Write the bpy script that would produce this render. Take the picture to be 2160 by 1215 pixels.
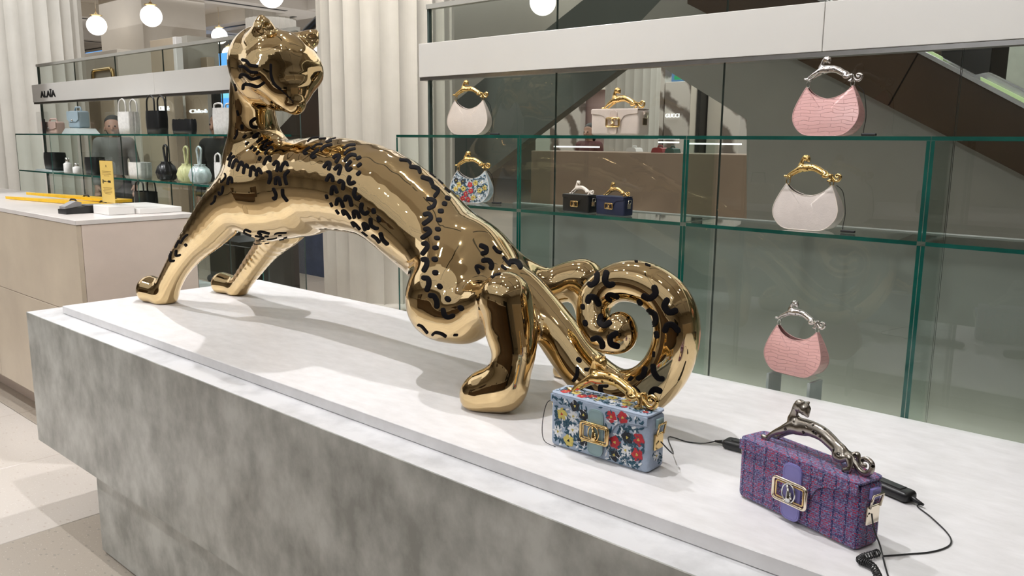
import bpy, bmesh, math, random
import numpy as np
from mathutils import Vector, Matrix, Euler
random.seed(7)
for o in list(bpy.data.objects): bpy.data.objects.remove(o, do_unlink=True)
SC = bpy.context.scene
# ---------------------------------------------------------------- camera
FPX, CX, CY = 1740.0, 1080.0, 607.5
_d = np.array([-905-CX, -(279-CY), -FPX]); _d /= np.linalg.norm(_d)
_ddy = (-FPX*FPX-(-905-CX)*(-80.0))/(279-CY)
_n = np.array([-80.0, -_ddy, -FPX]); _n /= np.linalg.norm(_n)
_X, _Z = -_d, -_n; _Y = np.cross(_Z, _X)
RM = np.stack([_X, _Y, _Z])
CAM = np.array([0, 0, .62])
cd = bpy.data.cameras.new('camera'); cam = bpy.data.objects.new('camera', cd)
SC.collection.objects.link(cam); SC.camera = cam
cd.sensor_width = 36; cd.lens = FPX/2160*36; cd.clip_start = .02; cd.clip_end = 200
M4 = Matrix.Identity(4)
for i in range(3):
    for j in range(3): M4[i][j] = float(RM[i, j])
    M4[i][3] = float(CAM[i])
cam.matrix_world = M4
# ---------------------------------------------------------------- world, lights, exposure
w = bpy.data.worlds.new('world'); SC.world = w; w.use_nodes = True
w.node_tree.nodes['Background'].inputs[0].default_value = (.9, .93, 1, 1)
w.node_tree.nodes['Background'].inputs[1].default_value = .3
SC.view_settings.view_transform = 'Standard'; SC.view_settings.look = 'None'
SC.view_settings.gamma = 1; SC.view_settings.use_curve_mapping = False
SC.view_settings.exposure = 0.1
def area(name, loc, size, power, col=(1, .95, .88), rot=(0, 0, 0), sy=None):
    l = bpy.data.lights.new(name, 'AREA'); l.energy = power; l.color = col; l.size = size
    l.shape = 'RECTANGLE'; l.size_y = sy or size
    o = bpy.data.objects.new(name, l); o.location = loc; o.rotation_euler = rot; SC.collection.objects.link(o); return o
def spot(name, loc, target, power, ang=50, size=.04, col=(1, .93, .84), blend=.3):
    l = bpy.data.lights.new(name, 'SPOT'); l.energy = power; l.color = col; l.spot_size = math.radians(ang)
    l.spot_blend = blend; l.shadow_soft_size = size
    o = bpy.data.objects.new(name, l); o.location = loc
    o.rotation_euler = (Vector(target)-Vector(loc)).to_track_quat('-Z', 'Y').to_euler(); SC.collection.objects.link(o); return o
CEIL = 3.4; FL = -.855
W1 = (.985, .99, 1)
area('glow_front', (-3.5, -3.2, CEIL-.3), 10, 70, W1, sy=6)
area('glow_counter', (-2.5, 2.2, CEIL-.3), 6, 5, W1, sy=3.4)
area('glow_right', (4, 1.5, CEIL-.3), 4, 5, W1, sy=8)
area('glow_back', (-3.0, 6.5, CEIL-.3), 7, 90, W1, sy=3.6)
area('glow_left', (-10.5, 2, CEIL-.3), 7, 170, W1, sy=8)
area('glow_shop', (-7, 11, CEIL-.3), 10, 430, W1, sy=5)
area('glow_far', (-19, 8, CEIL-.3), 8, 270, W1, sy=12)
for _i, (_x, _y, _p) in enumerate(((-14, 9, 22), (-22, 6, 30), (-2, 9, 25))): area('ceiling_fill_%d' % _i, (_x, _y, 2.6), 5, _p, W1, (math.pi, 0, 0), sy=5)  # upward fill lamps added to brighten the ceiling, no fittings there
area('screen_strip', (-.9, 2.5, -.36), 3.0, 7, (1, .97, .84), (math.radians(155), 0, 0), sy=.03)
spot('spot_a', (-2.9, 2.03, 3.0), (-2.3, 1.45, 0), 170, 84, .022, (.99, .985, 1))
spot('spot_b', (-1.6, .95, 3.0), (-1.7, 1.5, 0.1), 165, 84, .022, (.99, .985, 1))
spot('spot_c', (-1.2, -.3, 3.0), (-.9, 1.5, 0), 1, 60, .05, (.99, .985, 1))
spot('spot_d', (.8, 3.0, 3.0), (-.6, 1.6, 0), 15, 50, .03, (.99, .985, 1))
spot('spot_e', (-5.4, -.6, 3.0), (-4.4, 1.0, -.8), 270, 60, .05, W1)
spot('spot_f', (-3.2, -.8, 3.0), (-2.6, 1.5, 0), 5, 60, .05, W1)
spot('spot_front', (-1.8, -3.6, 3.0), (-1.8, 1.05, -.3), 250, 75, .12, W1)
spot('spot_col', (-4.0, 2.6, 3.0), (-6.2, 5.0, .4), 330, 60, .1, (1, .96, .90))
spot('spot_col_left', (-8.6, 1.6, 3.0), (-12.9, 4.4, .3), 420, 60, .1, W1)
spot('spot_shelf_a', (-3.2, .3, 3.0), (-1.6, 2.05, .6), 60, 40, .05, W1)
spot('spot_shelf_b', (.4, .2, 3.0), (-.7, 2.05, .5), 35, 40, .05, W1)
spot('spot_shelf_c', (-5.8, .2, 3.0), (-4.8, 2.05, .5), 200, 45, .05, W1)
# ---------------------------------------------------------------- helpers
def ray(px, py): return RM@np.array([px-CX, -(py-CY), -FPX])
def onz(px, py, z): d = ray(px, py); return CAM+d*(z-CAM[2])/d[2]
def ony(px, py, y): d = ray(px, py); return CAM+d*(y-CAM[1])/d[1]
def tag(o, label=None, cat=None, group=None, kind=None):
    if label: o['label'] = label
    if cat: o['category'] = cat
    if group: o['group'] = group
    if kind: o['kind'] = kind
    return o
def link(name, me, mats=None, parent=None, loc=None):
    o = bpy.data.objects.new(name, me); SC.collection.objects.link(o)
    if mats is not None and len(me.materials) == 0:
        for m in (mats if isinstance(mats, (list, tuple)) else [mats]): me.materials.append(m)
    if parent is not None: o.parent = parent
    if loc is not None: o.location = loc
    return o
def empty(name, loc=(0, 0, 0), rz=0, parent=None, scale=1):
    o = bpy.data.objects.new(name, None); SC.collection.objects.link(o)
    o.location = loc; o.rotation_euler = (0, 0, rz); o.scale = (scale,)*3; o.empty_display_size = .05
    if parent: o.parent = parent
    return o
def thing(name, label, cat, loc=(0, 0, 0), rz=0, group=None, scale=1, kind=None):
    return tag(empty(name, loc, rz, None, scale), label, cat, group, kind)
class MB:
    def __init__(s): s.bm = bmesh.new()
    def box(s, x0, x1, y0, y1, z0, z1, bev=0, mi=0, seg=2):
        r = bmesh.ops.create_cube(s.bm, size=1)
        vs = r['verts']
        for v in vs: v.co = Vector(((x0+x1)/2+v.co.x*(x1-x0), (y0+y1)/2+v.co.y*(y1-y0), (z0+z1)/2+v.co.z*(z1-z0)))
        fs = list({f for v in vs for f in v.link_faces})
        for f in fs: f.material_index = mi
        if bev:
            es = list({e for v in vs for e in v.link_edges})
            bmesh.ops.bevel(s.bm, geom=es, offset=bev, segments=seg, affect='EDGES', profile=.5)
        return s
    def glass(s, x0, x1, y0, y1, z0, z1):
        # big faces slot 0 (pane), narrow faces slot 1 (edge)
        d = [x1-x0, y1-y0, z1-z0]; k = d.index(min(d))
        r = bmesh.ops.create_cube(s.bm, size=1)
        for v in r['verts']: v.co = Vector(((x0+x1)/2+v.co.x*d[0], (y0+y1)/2+v.co.y*d[1], (z0+z1)/2+v.co.z*d[2]))
        for f in {f for v in r['verts'] for f in v.link_faces}:
            f.normal_update(); f.material_index = 1 if (f.normal.y < -.9 and k != 1) or (k == 1 and abs(f.normal.x) > .9) or (k == 2 and abs(f.normal.x) > .9 and False) else 0
        return s
    def prism(s, pts, axis, a, b, mi=0):
        # pts 2D polygon extruded along axis from a to b
        def mk(p, t):
            return {'x': (t, p[0], p[1]), 'y': (p[0], t, p[1]), 'z': (p[0], p[1], t)}[axis]
        A = [s.bm.verts.new(mk(p, a)) for p in pts]; B = [s.bm.verts.new(mk(p, b)) for p in pts]
        n = len(pts); fs = [s.bm.faces.new(A), s.bm.faces.new(B[::-1])]
        for i in range(n): fs.append(s.bm.faces.new((A[i], B[i], B[(i+1) % n], A[(i+1) % n])))
        for f in fs: f.material_index = mi
        bmesh.ops.recalc_face_normals(s.bm, faces=fs)
        return s
    def tube(s, pts, r, n=10, mi=0, closed=False, cap=True):
        P = [Vector(p) for p in pts]; m = len(P)
        R = r if isinstance(r, (list, tuple)) else [r]*m
        rings = []; up = None
        for i in range(m):
            if closed: t = P[(i+1) % m]-P[i-1]
            else: t = P[min(i+1, m-1)]-P[max(i-1, 0)]
            t.normalize()
            if up is None:
                up = Vector((0, 0, 1)) if abs(t.z) < .9 else Vector((1, 0, 0))
            u = (up-t*up.dot(t))
            if u.length < 1e-6: u = t.orthogonal()
            u.normalize(); v = t.cross(u); up = u
            rings.append([s.bm.verts.new(P[i]+(u*math.cos(2*math.pi*k/n)+v*math.sin(2*math.pi*k/n))*R[i]) for k in range(n)])
        for i in range(m if closed else m-1):
            a, b = rings[i], rings[(i+1) % m]
            for k in range(n):
                f = s.bm.faces.new((a[k], a[(k+1) % n], b[(k+1) % n], b[k])); f.material_index = mi; f.smooth = True
        if cap and not closed:
            for rg in (rings[0][::-1], rings[-1]):
                f = s.bm.faces.new(rg); f.material_index = mi
        return s
    def lathe(s, prof, c=(0, 0, 0), n=24, mi=0):
        rings = []
        for (r, z) in prof:
            rings.append([s.bm.verts.new((c[0]+r*math.cos(2*math.pi*k/n), c[1]+r*math.sin(2*math.pi*k/n), c[2]+z)) for k in range(n)])
        for a, b in zip(rings, rings[1:]):
            for k in range(n):
                f = s.bm.faces.new((a[k], a[(k+1) % n], b[(k+1) % n], b[k])); f.material_index = mi; f.smooth = True
        f = s.bm.faces.new(rings[0][::-1]); f.material_index = mi; f = s.bm.faces.new(rings[-1]); f.material_index = mi
        return s
    def sphere(s, c, r, u=24, v=14, mi=0, sc=(1, 1, 1)):
        rr = bmesh.ops.create_uvsphere(s.bm, u_segments=u, v_segments=v, radius=r)
        for q in rr['verts']: q.co = Vector((c[0]+q.co.x*sc[0], c[1]+q.co.y*sc[1], c[2]+q.co.z*sc[2]))
        for f in {f for q in rr['verts'] for f in q.link_faces}: f.smooth = True; f.material_index = mi
        return s
    def mesh(s, name, smooth=False):
        me = bpy.data.meshes.new(name); s.bm.to_mesh(me); s.bm.free()
        if smooth:
            me.polygons.foreach_set('use_smooth', [True]*len(me.polygons))
        return me
    def build(s, name, mats, parent=None, loc=None, smooth=False):
        return link(name, s.mesh(name, smooth), mats, parent, loc)
def struct(o): o['kind'] = 'structure'; return o
def cr(pts, n=8, closed=False):
    P = [np.array(p, float) for p in pts]; m = len(P); out = []
    for i in range(m if closed else m-1):
        if closed: p0, p1, p2, p3 = P[i-1], P[i], P[(i+1) % m], P[(i+2) % m]
        else: p0, p1, p2, p3 = P[max(i-1, 0)], P[i], P[i+1], P[min(i+2, m-1)]
        for k in range(n):
            t = k/n
            out.append(.5*((2*p1)+(-p0+p2)*t+(2*p0-5*p1+4*p2-p3)*t*t+(-p0+3*p1-3*p2+p3)*t**3))
    if not closed: out.append(P[-1])
    return out
# ---------------------------------------------------------------- materials
def mat(name, col, rough=.5, metal=0, var=.0, scale=8, bump=0, bscale=60, col2=None, coat=0, spec=.5, stretch=None, detail=6, emit=None, estr=0, mapr=(.35, .65)):
    m = bpy.data.materials.new(name); m.use_nodes = True; N = m.node_tree.nodes; L = m.node_tree.links
    b = N['Principled BSDF']; b.inputs['Roughness'].default_value = rough; b.inputs['Metallic'].default_value = metal
    b.inputs['Specular IOR Level'].default_value = spec; b.inputs['Coat Weight'].default_value = coat
    b.inputs['Base Color'].default_value = (*col, 1)
    if emit: b.inputs['Emission Color'].default_value = (*emit, 1); b.inputs['Emission Strength'].default_value = estr
    tc = N.new('ShaderNodeTexCoord'); src = tc.outputs['Object']
    if stretch:
        mp = N.new('ShaderNodeMapping'); mp.inputs['Scale'].default_value = stretch; L.new(src, mp.inputs[0]); src = mp.outputs[0]
    if var or col2:
        n = N.new('ShaderNodeTexNoise'); n.inputs['Scale'].default_value = scale; n.inputs['Detail'].default_value = detail; n.inputs['Roughness'].default_value = .6
        L.new(src, n.inputs['Vector'])
        r = N.new('ShaderNodeValToRGB'); c2 = col2 or tuple(max(0, c*(1-var)) for c in col)
        r.color_ramp.elements[0].color = (*c2, 1); r.color_ramp.elements[1].color = (*col, 1)
        r.color_ramp.elements[0].position = mapr[0]; r.color_ramp.elements[1].position = mapr[1]
        L.new(n.outputs['Fac'], r.inputs[0]); L.new(r.outputs[0], b.inputs['Base Color'])
    if bump:
        n = N.new('ShaderNodeTexNoise'); n.inputs['Scale'].default_value = bscale; n.inputs['Detail'].default_value = 4
        L.new(src, n.inputs['Vector']); bp = N.new('ShaderNodeBump'); bp.inputs['Strength'].default_value = bump; bp.inputs['Distance'].default_value = .002
        L.new(n.outputs['Fac'], bp.inputs['Height']); L.new(bp.outputs[0], b.inputs['Normal'])
    return m
def emis(name, col, s):
    return mat(name, col, .4, emit=col, estr=s)
def thin_glass(name, tint, ior=1.45, refl=(1, 1, 1), rough=0.0, body=0, bodycol=(.3, .35, .33)):
    m = bpy.data.materials.new(name); m.use_nodes = True; N = m.node_tree.nodes; L = m.node_tree.links
    N.clear(); out = N.new('ShaderNodeOutputMaterial'); tr = N.new('ShaderNodeBsdfTransparent'); tr.inputs[0].default_value = (*tint, 1)
    gl = N.new('ShaderNodeBsdfGlossy'); gl.inputs['Roughness'].default_value = rough; gl.inputs[0].default_value = (*refl, 1)
    fr = N.new('ShaderNodeFresnel'); fr.inputs[0].default_value = ior
    mx = N.new('ShaderNodeMixShader'); ge = N.new('ShaderNodeNewGeometry'); mm_ = N.new('ShaderNodeMath'); mm_.operation = 'SUBTRACT'; mm_.inputs[0].default_value = 1
    L.new(ge.outputs['Backfacing'], mm_.inputs[1]); mu = N.new('ShaderNodeMath'); mu.operation = 'MULTIPLY'; L.new(fr.outputs[0], mu.inputs[0]); L.new(mm_.outputs[0], mu.inputs[1]); L.new(mu.outputs[0], mx.inputs[0])
    a = tr.outputs[0]
    if body:
        df = N.new('ShaderNodeBsdfDiffuse'); df.inputs[0].default_value = (*bodycol, 1)
        m2 = N.new('ShaderNodeMixShader'); m2.inputs[0].default_value = body; L.new(a, m2.inputs[1]); L.new(df.outputs[0], m2.inputs[2]); a = m2.outputs[0]
    L.new(a, mx.inputs[1]); L.new(gl.outputs[0], mx.inputs[2])
    L.new(mx.outputs[0], out.inputs[0]); return m
GOLD = mat('polished_gold', (.70, .53, .29), .03, 1, var=.04, scale=3)
BLACKM = mat('black_inlay', (.008, .007, .008), .7, 0, var=.3, scale=30, spec=.05)
def engraved(name, c, c2, rough=.22):
    m = mat(name, c, rough, 1); N = m.node_tree.nodes; L = m.node_tree.links; b = N['Principled BSDF']
    tc = N.new('ShaderNodeTexCoord'); v = N.new('ShaderNodeTexVoronoi'); v.inputs['Scale'].default_value = 14
    L.new(tc.outputs['Object'], v.inputs['Vector']); r = N.new('ShaderNodeValToRGB')
    r.color_ramp.elements[0].color = (*c2, 1); r.color_ramp.elements[1].color = (*c, 1)
    r.color_ramp.elements[0].position = .16; r.color_ramp.elements[1].position = .24
    L.new(v.outputs['Distance'], r.inputs[0]); L.new(r.outputs[0], b.inputs['Base Color'])
    bp = N.new('ShaderNodeBump'); bp.inputs['Strength'].default_value = .5; bp.inputs['Distance'].default_value = .01
    L.new(r.outputs[0], bp.inputs['Height']); L.new(bp.outputs[0], b.inputs['Normal']); return m
HGOLD = engraved('engraved_gold', (.80, .55, .22), (.12, .07, .02))
HSILV = engraved('engraved_dark_silver', (.36, .33, .29), (.05, .045, .04), .25)
HCHROME = engraved('engraved_silver', (.62, .58, .56), (.12, .11, .11), .2)
HWHITE = engraved('pale_enamel', (.75, .68, .60), (.5, .42, .34), .4); HWHITE.node_tree.nodes['Principled BSDF'].inputs['Metallic'].default_value = 0
BGOLD = mat('buckle_gold', (.80, .58, .27), .15, 1, var=.1, scale=40)
PGOLD = mat('pale_gold', (.85, .76, .62), .12, 1, var=.05, scale=40)
SILV = mat('silver_metal', (.7, .7, .68), .15, 1, var=.05, scale=30)
SLAB = mat('pale_stone', (.78, .765, .77), .40, 0, scale=16, col2=(.64, .625, .62), bump=.15, bscale=60, stretch=(1, 2.2, 1), detail=12, mapr=(.2, .75))
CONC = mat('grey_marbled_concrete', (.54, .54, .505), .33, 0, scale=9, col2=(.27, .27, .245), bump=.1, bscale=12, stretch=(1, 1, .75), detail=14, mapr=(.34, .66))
CONCTOP = mat('lit_marbled_top', (.68, .68, .69), .38, 0, scale=9, col2=(.46, .46, .465), bump=.1, bscale=12, detail=9, mapr=(.25, .55))  # paler copy of the concrete for up-facing faces, stronger light in its colour
TILE = mat('beige_porcelain', (.56, .47, .36), .3, 0, scale=2.5, col2=(.47, .39, .30), detail=8)
TILE2 = mat('lit_pink_beige_porcelain', (.68, .565, .485), .3, 0, scale=2.5, col2=(.60, .50, .43), detail=8)  # paler tile copy, the light on the till's end face put into its colour
CTOP = mat('till_top_stone', (.68, .63, .60), .3, 0, scale=6, col2=(.60, .56, .53))
WHITE = mat('white_lacquer', (.70, .68, .64), .35, 0, var=.04, scale=2)
WHITEB = mat('white_board', (.82, .80, .77), .3, 0, var=.04, scale=5)
COLM = mat('fluted_plaster', (.62, .59, .53), .55, 0, var=.08, scale=3, bump=.1, bscale=20)
GREYW = mat('grey_panel', (.26, .27, .25), .42, 0, var=.12, scale=1.2)
GREYW2 = mat('grey_stair_panel', (.38, .375, .34), .42, 0, var=.12, scale=1.2)
GREYD = mat('dark_grey_cladding', (.11, .125, .112), .4, 0, var=.12, scale=1.0)
OLIVE = mat('olive_grey_wall', (.50, .48, .42), .5, 0, var=.06, scale=.8)
BROWN = mat('bronze_panel', (.075, .042, .02), .22, 0, var=.3, scale=1.0, coat=.3)
BROWND = mat('dark_bronze_panel', (.035, .02, .012), .25, 0, var=.3, scale=1.0, coat=.2)
RAILM = mat('painted_rail', (.42, .41, .37), .4, 0, var=.05)
STEEL = mat('brushed_steel', (.5, .5, .5), .25, 1, var=.1, scale=20)
DARKM = mat('dark_metal', (.03, .03, .028), .3, .4, var=.2, scale=10)
BEIGE = mat('beige_panel', (.50, .41, .30), .5, 0, var=.1, scale=2)
CREAMP = mat('cream_panel', (.72, .66, .57), .5, 0, var=.05, scale=2)
WALLM = mat('warm_wall', (.62, .57, .50), .6, 0, var=.06, scale=1)
CEILM = mat('ceiling_plaster', (.76, .72, .67), .7, 0, var=.05, scale=1)
SLOT = mat('black_slot', (.01, .01, .01), .6, 0, var=.2, scale=5)
BLACKP = mat('black_plastic', (.012, .012, .013), .35, 0, var=.3, scale=40)
GREYP = mat('grey_plastic', (.25, .25, .26), .35, 0, var=.1, scale=40)
GLASS = thin_glass('shelf_glass', (.93, .965, .95), 1.45)
BACKG = thin_glass('tinted_glass_wall', (.86, .885, .865), 1.52)
CLEAR = thin_glass('clear_acrylic', (.97, .975, .975), 1.4)
EDGE = mat('green_glass_edge', (.006, .085, .065), .15, 0, var=.4, scale=9)
EDGED = mat('dark_glass_edge', (.08, .11, .10), .2, 0, var=.3, scale=9)
GLOBE = emis('lit_opal_globe', (1, .97, .92), 1.6)
BLUES = emis('blue_screen', (.12, .42, .95), 1.0)
CYANS = emis('cyan_screen', (.25, .75, .95), .9)
LEDG = emis('green_led_strip', (.55, .72, .36), .55)
LEDW = emis('white_led_strip', (1, .98, .95), 2.2)
TXTW = emis('lit_white_letters', (1, 1, 1), .85)
DOWN = emis('downlight_lens', (1, .96, .9), 45)
WARMG = emis('warm_lit_niche', (1, .80, .42), .65)
TERR = bpy.data.materials.new('terrazzo')
def terrazzo(name, base, chip, chip2):
    m = mat(name, base, .3, 0); N = m.node_tree.nodes; L = m.node_tree.links; b = N['Principled BSDF']
    tc = N.new('ShaderNodeTexCoord'); prev = None
    nz = N.new('ShaderNodeTexNoise'); nz.inputs['Scale'].default_value = 2; L.new(tc.outputs['Object'], nz.inputs['Vector'])
    mx0 = N.new('ShaderNodeMix'); mx0.data_type = 'RGBA'; mx0.inputs[6].default_value = (*base, 1); mx0.inputs[7].default_value = (*[c*.86 for c in base], 1); L.new(nz.outputs['Fac'], mx0.inputs[0]); prev = mx0.outputs[2]
    for sc, th, c in ((22, .17, chip), (48, .16, chip2), (90, .15, chip)):
        mp = N.new('ShaderNodeMapping'); mp.inputs['Scale'].default_value = (sc, sc*1.8, sc); L.new(tc.outputs['Object'], mp.inputs[0])
        v = N.new('ShaderNodeTexVoronoi'); v.inputs['Scale'].default_value = 1; L.new(mp.outputs[0], v.inputs['Vector'])
        r = N.new('ShaderNodeMath'); r.operation = 'LESS_THAN'; r.inputs[1].default_value = th; L.new(v.outputs['Distance'], r.inputs[0])
        x = N.new('ShaderNodeMix'); x.data_type = 'RGBA'; L.new(r.outputs[0], x.inputs[0]); L.new(prev, x.inputs[6]); x.inputs[7].default_value = (*c, 1); prev = x.outputs[2]
    L.new(prev, b.inputs['Base Color']); return m
TERA = terrazzo('pale_terrazzo', (.74, .68, .62), (.62, .55, .49), (.80, .75, .70))
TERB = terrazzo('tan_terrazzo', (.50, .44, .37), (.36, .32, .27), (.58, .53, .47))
def marble():
    m = mat('veined_marble', (.62, .57, .52), .25, 0); N = m.node_tree.nodes; L = m.node_tree.links; b = N['Principled BSDF']
    tc = N.new('ShaderNodeTexCoord'); wv = N.new('ShaderNodeTexWave'); wv.inputs['Scale'].default_value = .9; wv.inputs['Distortion'].default_value = 9; wv.inputs['Detail'].default_value = 6
    wv.bands_direction = 'DIAGONAL'; L.new(tc.outputs['Object'], wv.inputs['Vector']); r = N.new('ShaderNodeValToRGB')
    r.color_ramp.elements[0].color = (.16, .13, .11, 1); r.color_ramp.elements[1].color = (.62, .57, .52, 1); r.color_ramp.elements[0].position = .12; r.color_ramp.elements[1].position = .42
    L.new(wv.outputs['Fac'], r.inputs[0]); L.new(r.outputs[0], b.inputs['Base Color']); return m
MARB = marble()
def textobj(body, size, M, matl, parent, ext=.002, offs=.0, name='lettering', width=None):
    c = bpy.data.curves.new(name, 'FONT'); c.body = body; c.size = size; c.extrude = ext; c.offset = offs; c.align_x = 'LEFT'; c.resolution_u = 4
    t = bpy.data.objects.new('tmp', c); SC.collection.objects.link(t); bpy.context.view_layer.update()
    me = bpy.data.meshes.new_from_object(t.evaluated_get(bpy.context.evaluated_depsgraph_get())); bpy.data.objects.remove(t)
    me.materials.clear()
    if width:
        xs = [v.co.x for v in me.vertices]; k = width/(max(xs)-min(xs)); me.transform(Matrix.Translation((-min(xs)*k, 0, 0))@Matrix.Diagonal((k, 1, 1, 1)))
    me.transform(M); return link(name, me, matl, parent)
# ---------------------------------------------------------------- sculpture: signed distance field of round cones
def W(px, py, y): return ony(px, py, y)
def joint(px, py, y, rpx):
    p = W(px, py, y); depth = float((RM.T@(p-CAM))[2]*-1); return (p, rpx*depth/FPX)
def seg(P, a, ra, b, rb):
    ba = b-a; l2 = float(ba@ba); h = np.clip(((P-a)@ba)/l2, 0, 1)
    d = P-a-h[..., None]*ba
    return np.sqrt((d*d).sum(-1))-(ra+(rb-ra)*h)
def smin(a, b, k):
    h = np.maximum(k-np.abs(a-b), 0)/k
    return np.minimum(a, b)-h*h*h*k/6
# chain: (blend with rest, blend within, [(px,py,Y,rpx)...])
CH = [
 (.01, .05, [(548,352,1.55,70),(600,392,1.56,94),(700,388,1.56,97),(800,410,1.55,96),(893,480,1.545,96),(968,552,1.53,88),(1040,600,1.52,66),(1105,628,1.51,42)]),
 (.05, .04, [(570,425,1.54,84),(640,415,1.55,80)]),
 (.07, .04, [(545,345,1.54,66),(536,275,1.52,50),(532,215,1.50,45),(540,165,1.50,50)]),
 (.06, .05, [(545,400,1.49,74),(488,432,1.46,56),(438,485,1.44,43),(402,525,1.435,32),(374,565,1.43,25),(354,605,1.425,24),(345,628,1.42,25)]),
 (.025, .03, [(347,618,1.42,26),(319,611,1.405,30)]),
 (.06, .05, [(600,470,1.66,50),(565,520,1.68,29),(535,560,1.69,23),(508,598,1.70,20),(500,612,1.70,20)]),
 (.02, .02, [(500,604,1.70,20),(470,598,1.69,24)]),
 (.15, .06, [(985,560,1.50,84),(955,615,1.43,80),(938,640,1.42,78),(975,660,1.41,62)]),
 (.05, .04, [(975,655,1.41,55),(1030,640,1.385,44),(1066,628,1.375,50)]),
 (.028, .04, [(1068,626,1.37,50),(1077,690,1.375,53),(1084,742,1.37,44),(1075,790,1.36,39),(1064,828,1.355,40)]),
 (.04, .04, [(1066,808,1.355,42),(1025,826,1.345,45),(1008,834,1.34,37)]),
 (.05, .04, [(1060,575,1.58,50),(1150,605,1.66,38),(1200,592,1.70,38),(1230,590,1.72,40)]),
 (.03, .03, [(1232,590,1.72,39),(1250,660,1.72,34),(1252,720,1.715,27),(1245,770,1.71,24)]),
 (.02, .02, [(1245,775,1.71,24),(1190,782,1.68,24)]),
 (.05, .035, [(1085,600,1.50,38),(1130,640,1.50,40),(1178,705,1.49,45),(1232,778,1.49,47),(1295,826,1.49,49),(1352,826,1.49,50),(1400,785,1.49,48),(1425,725,1.49,47),(1424,665,1.49,46),(1395,618,1.49,44),(1345,594,1.49,43),(1295,598,1.485,38),(1258,628,1.47,35),(1250,672,1.45,32)]),
 (.012, .03, [(1250,676,1.45,31),(1272,706,1.44,34),(1306,708,1.43,35),(1308,688,1.43,30)]),
]
HC = W(562, 134, 1.49); HF = np.array([.99, -.12, 0]); HF /= np.linalg.norm(HF); HS = np.array([.12, .99, 0]); HS /= np.linalg.norm(HS)
def hd(f, s, u): return HC+HF*f*.78+HS*s*.84+np.array([0, 0, u*.80])
HEADL = [
 (.05, .05, [(0,0,0,.152),(.12,0,-.005,.124)]),
 (.04, .04, [(.11,-.06,-.03,.082),(.15,.065,-.03,.088)]),
 (.05, .05, [(.145,0,-.03,.115),(.19,0,-.10,.082),(.236,0,-.16,.034)]),
 (.03, .03, [(.155,.068,-.045,.078),(.225,.01,-.15,.03)]),
 (.03, .03, [(.145,-.068,-.05,.07),(.225,-.01,-.15,.03)]),
 (.04, .04, [(.0,0,-.07,.10),(.10,0,-.12,.065),(.232,0,-.170,.024)]),
 (.022, .02, [(.175,-.088,.022,.02),(.212,-.03,.030,.02),(.212,.03,.030,.02),(.18,.09,.022,.02)]),
 (.03, .03, [(.10,-.055,.078,.066),(.135,-.066,.120,.036),(.138,-.072,.152,.012)]),
 (.03, .03, [(.09,.085,.065,.060),(.128,.122,.095,.034),(.136,.140,.118,.012)]),
]
def build_prims(chains):
    out = []
    for kb, ki, js in chains:
        J = [joint(*j) for j in js]
        if len(J) > 2:
            c = cr([np.append(p, r) for p, r in J], 4); J = [(q[:3], float(q[3])) for q in c]; ki = .012
        lo = np.min([p-r for p, r in J], 0); hi = np.max([p+r for p, r in J], 0)
        out.append((kb, ki, J, lo, hi))
    return out
PR = build_prims(CH)
for kb, ki, js in HEADL:
    J = [(hd(f, q, u), r*.78) for f, q, u, r in js]
    lo = np.min([p-r for p, r in J], 0); hi = np.max([p+r for p, r in J], 0); PR.append((kb, .02, J, lo, hi))
EYES = [(hd(.188, -.058, -.015), .022), (hd(.20, .06, -.015), .022)]
EARH = [(hd(.185, -.060, .112), .024), (hd(.182, .112, .094), .022)]
def sdf(P, prims=PR, flat=True):
    shp = P.shape[:-1]; P = P.reshape(-1, 3); r = None
    for kb, ki, J, lo, hi in prims:
        bd = np.maximum(np.maximum(lo-P, P-hi), 0); bd = np.sqrt((bd*bd).sum(1)); mk = bd < .11; c = bd+.03
        if mk.any():
            Pm = P[mk]; cc = None
            for (a, ra), (b, rb) in zip(J, J[1:]):
                d = seg(Pm, a, ra, b, rb); cc = d if cc is None else smin(cc, d, ki)
            c[mk] = cc
        r = c if r is None else smin(r, c, kb)
    if flat:
        for (p, q) in EYES:
            e = np.sqrt((((P-p)/np.array([1, 1, .62]))**2).sum(-1))-q*1.0
            r = smin(r, e*.7, .006)
        for (p, q) in EARH:
            r = -smin(-r, np.sqrt(((P-p)**2).sum(-1))-q, .008)
        r = -smin(-r, P[..., 2]-.0, .012)
    return r.reshape(shp)
def grad(P, f, e=1e-4):
    g = np.stack([f(P+np.array(v)*e)-f(P-np.array(v)*e) for v in ((1, 0, 0), (0, 1, 0), (0, 0, 1))], -1)/(2*e)
    return g
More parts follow.
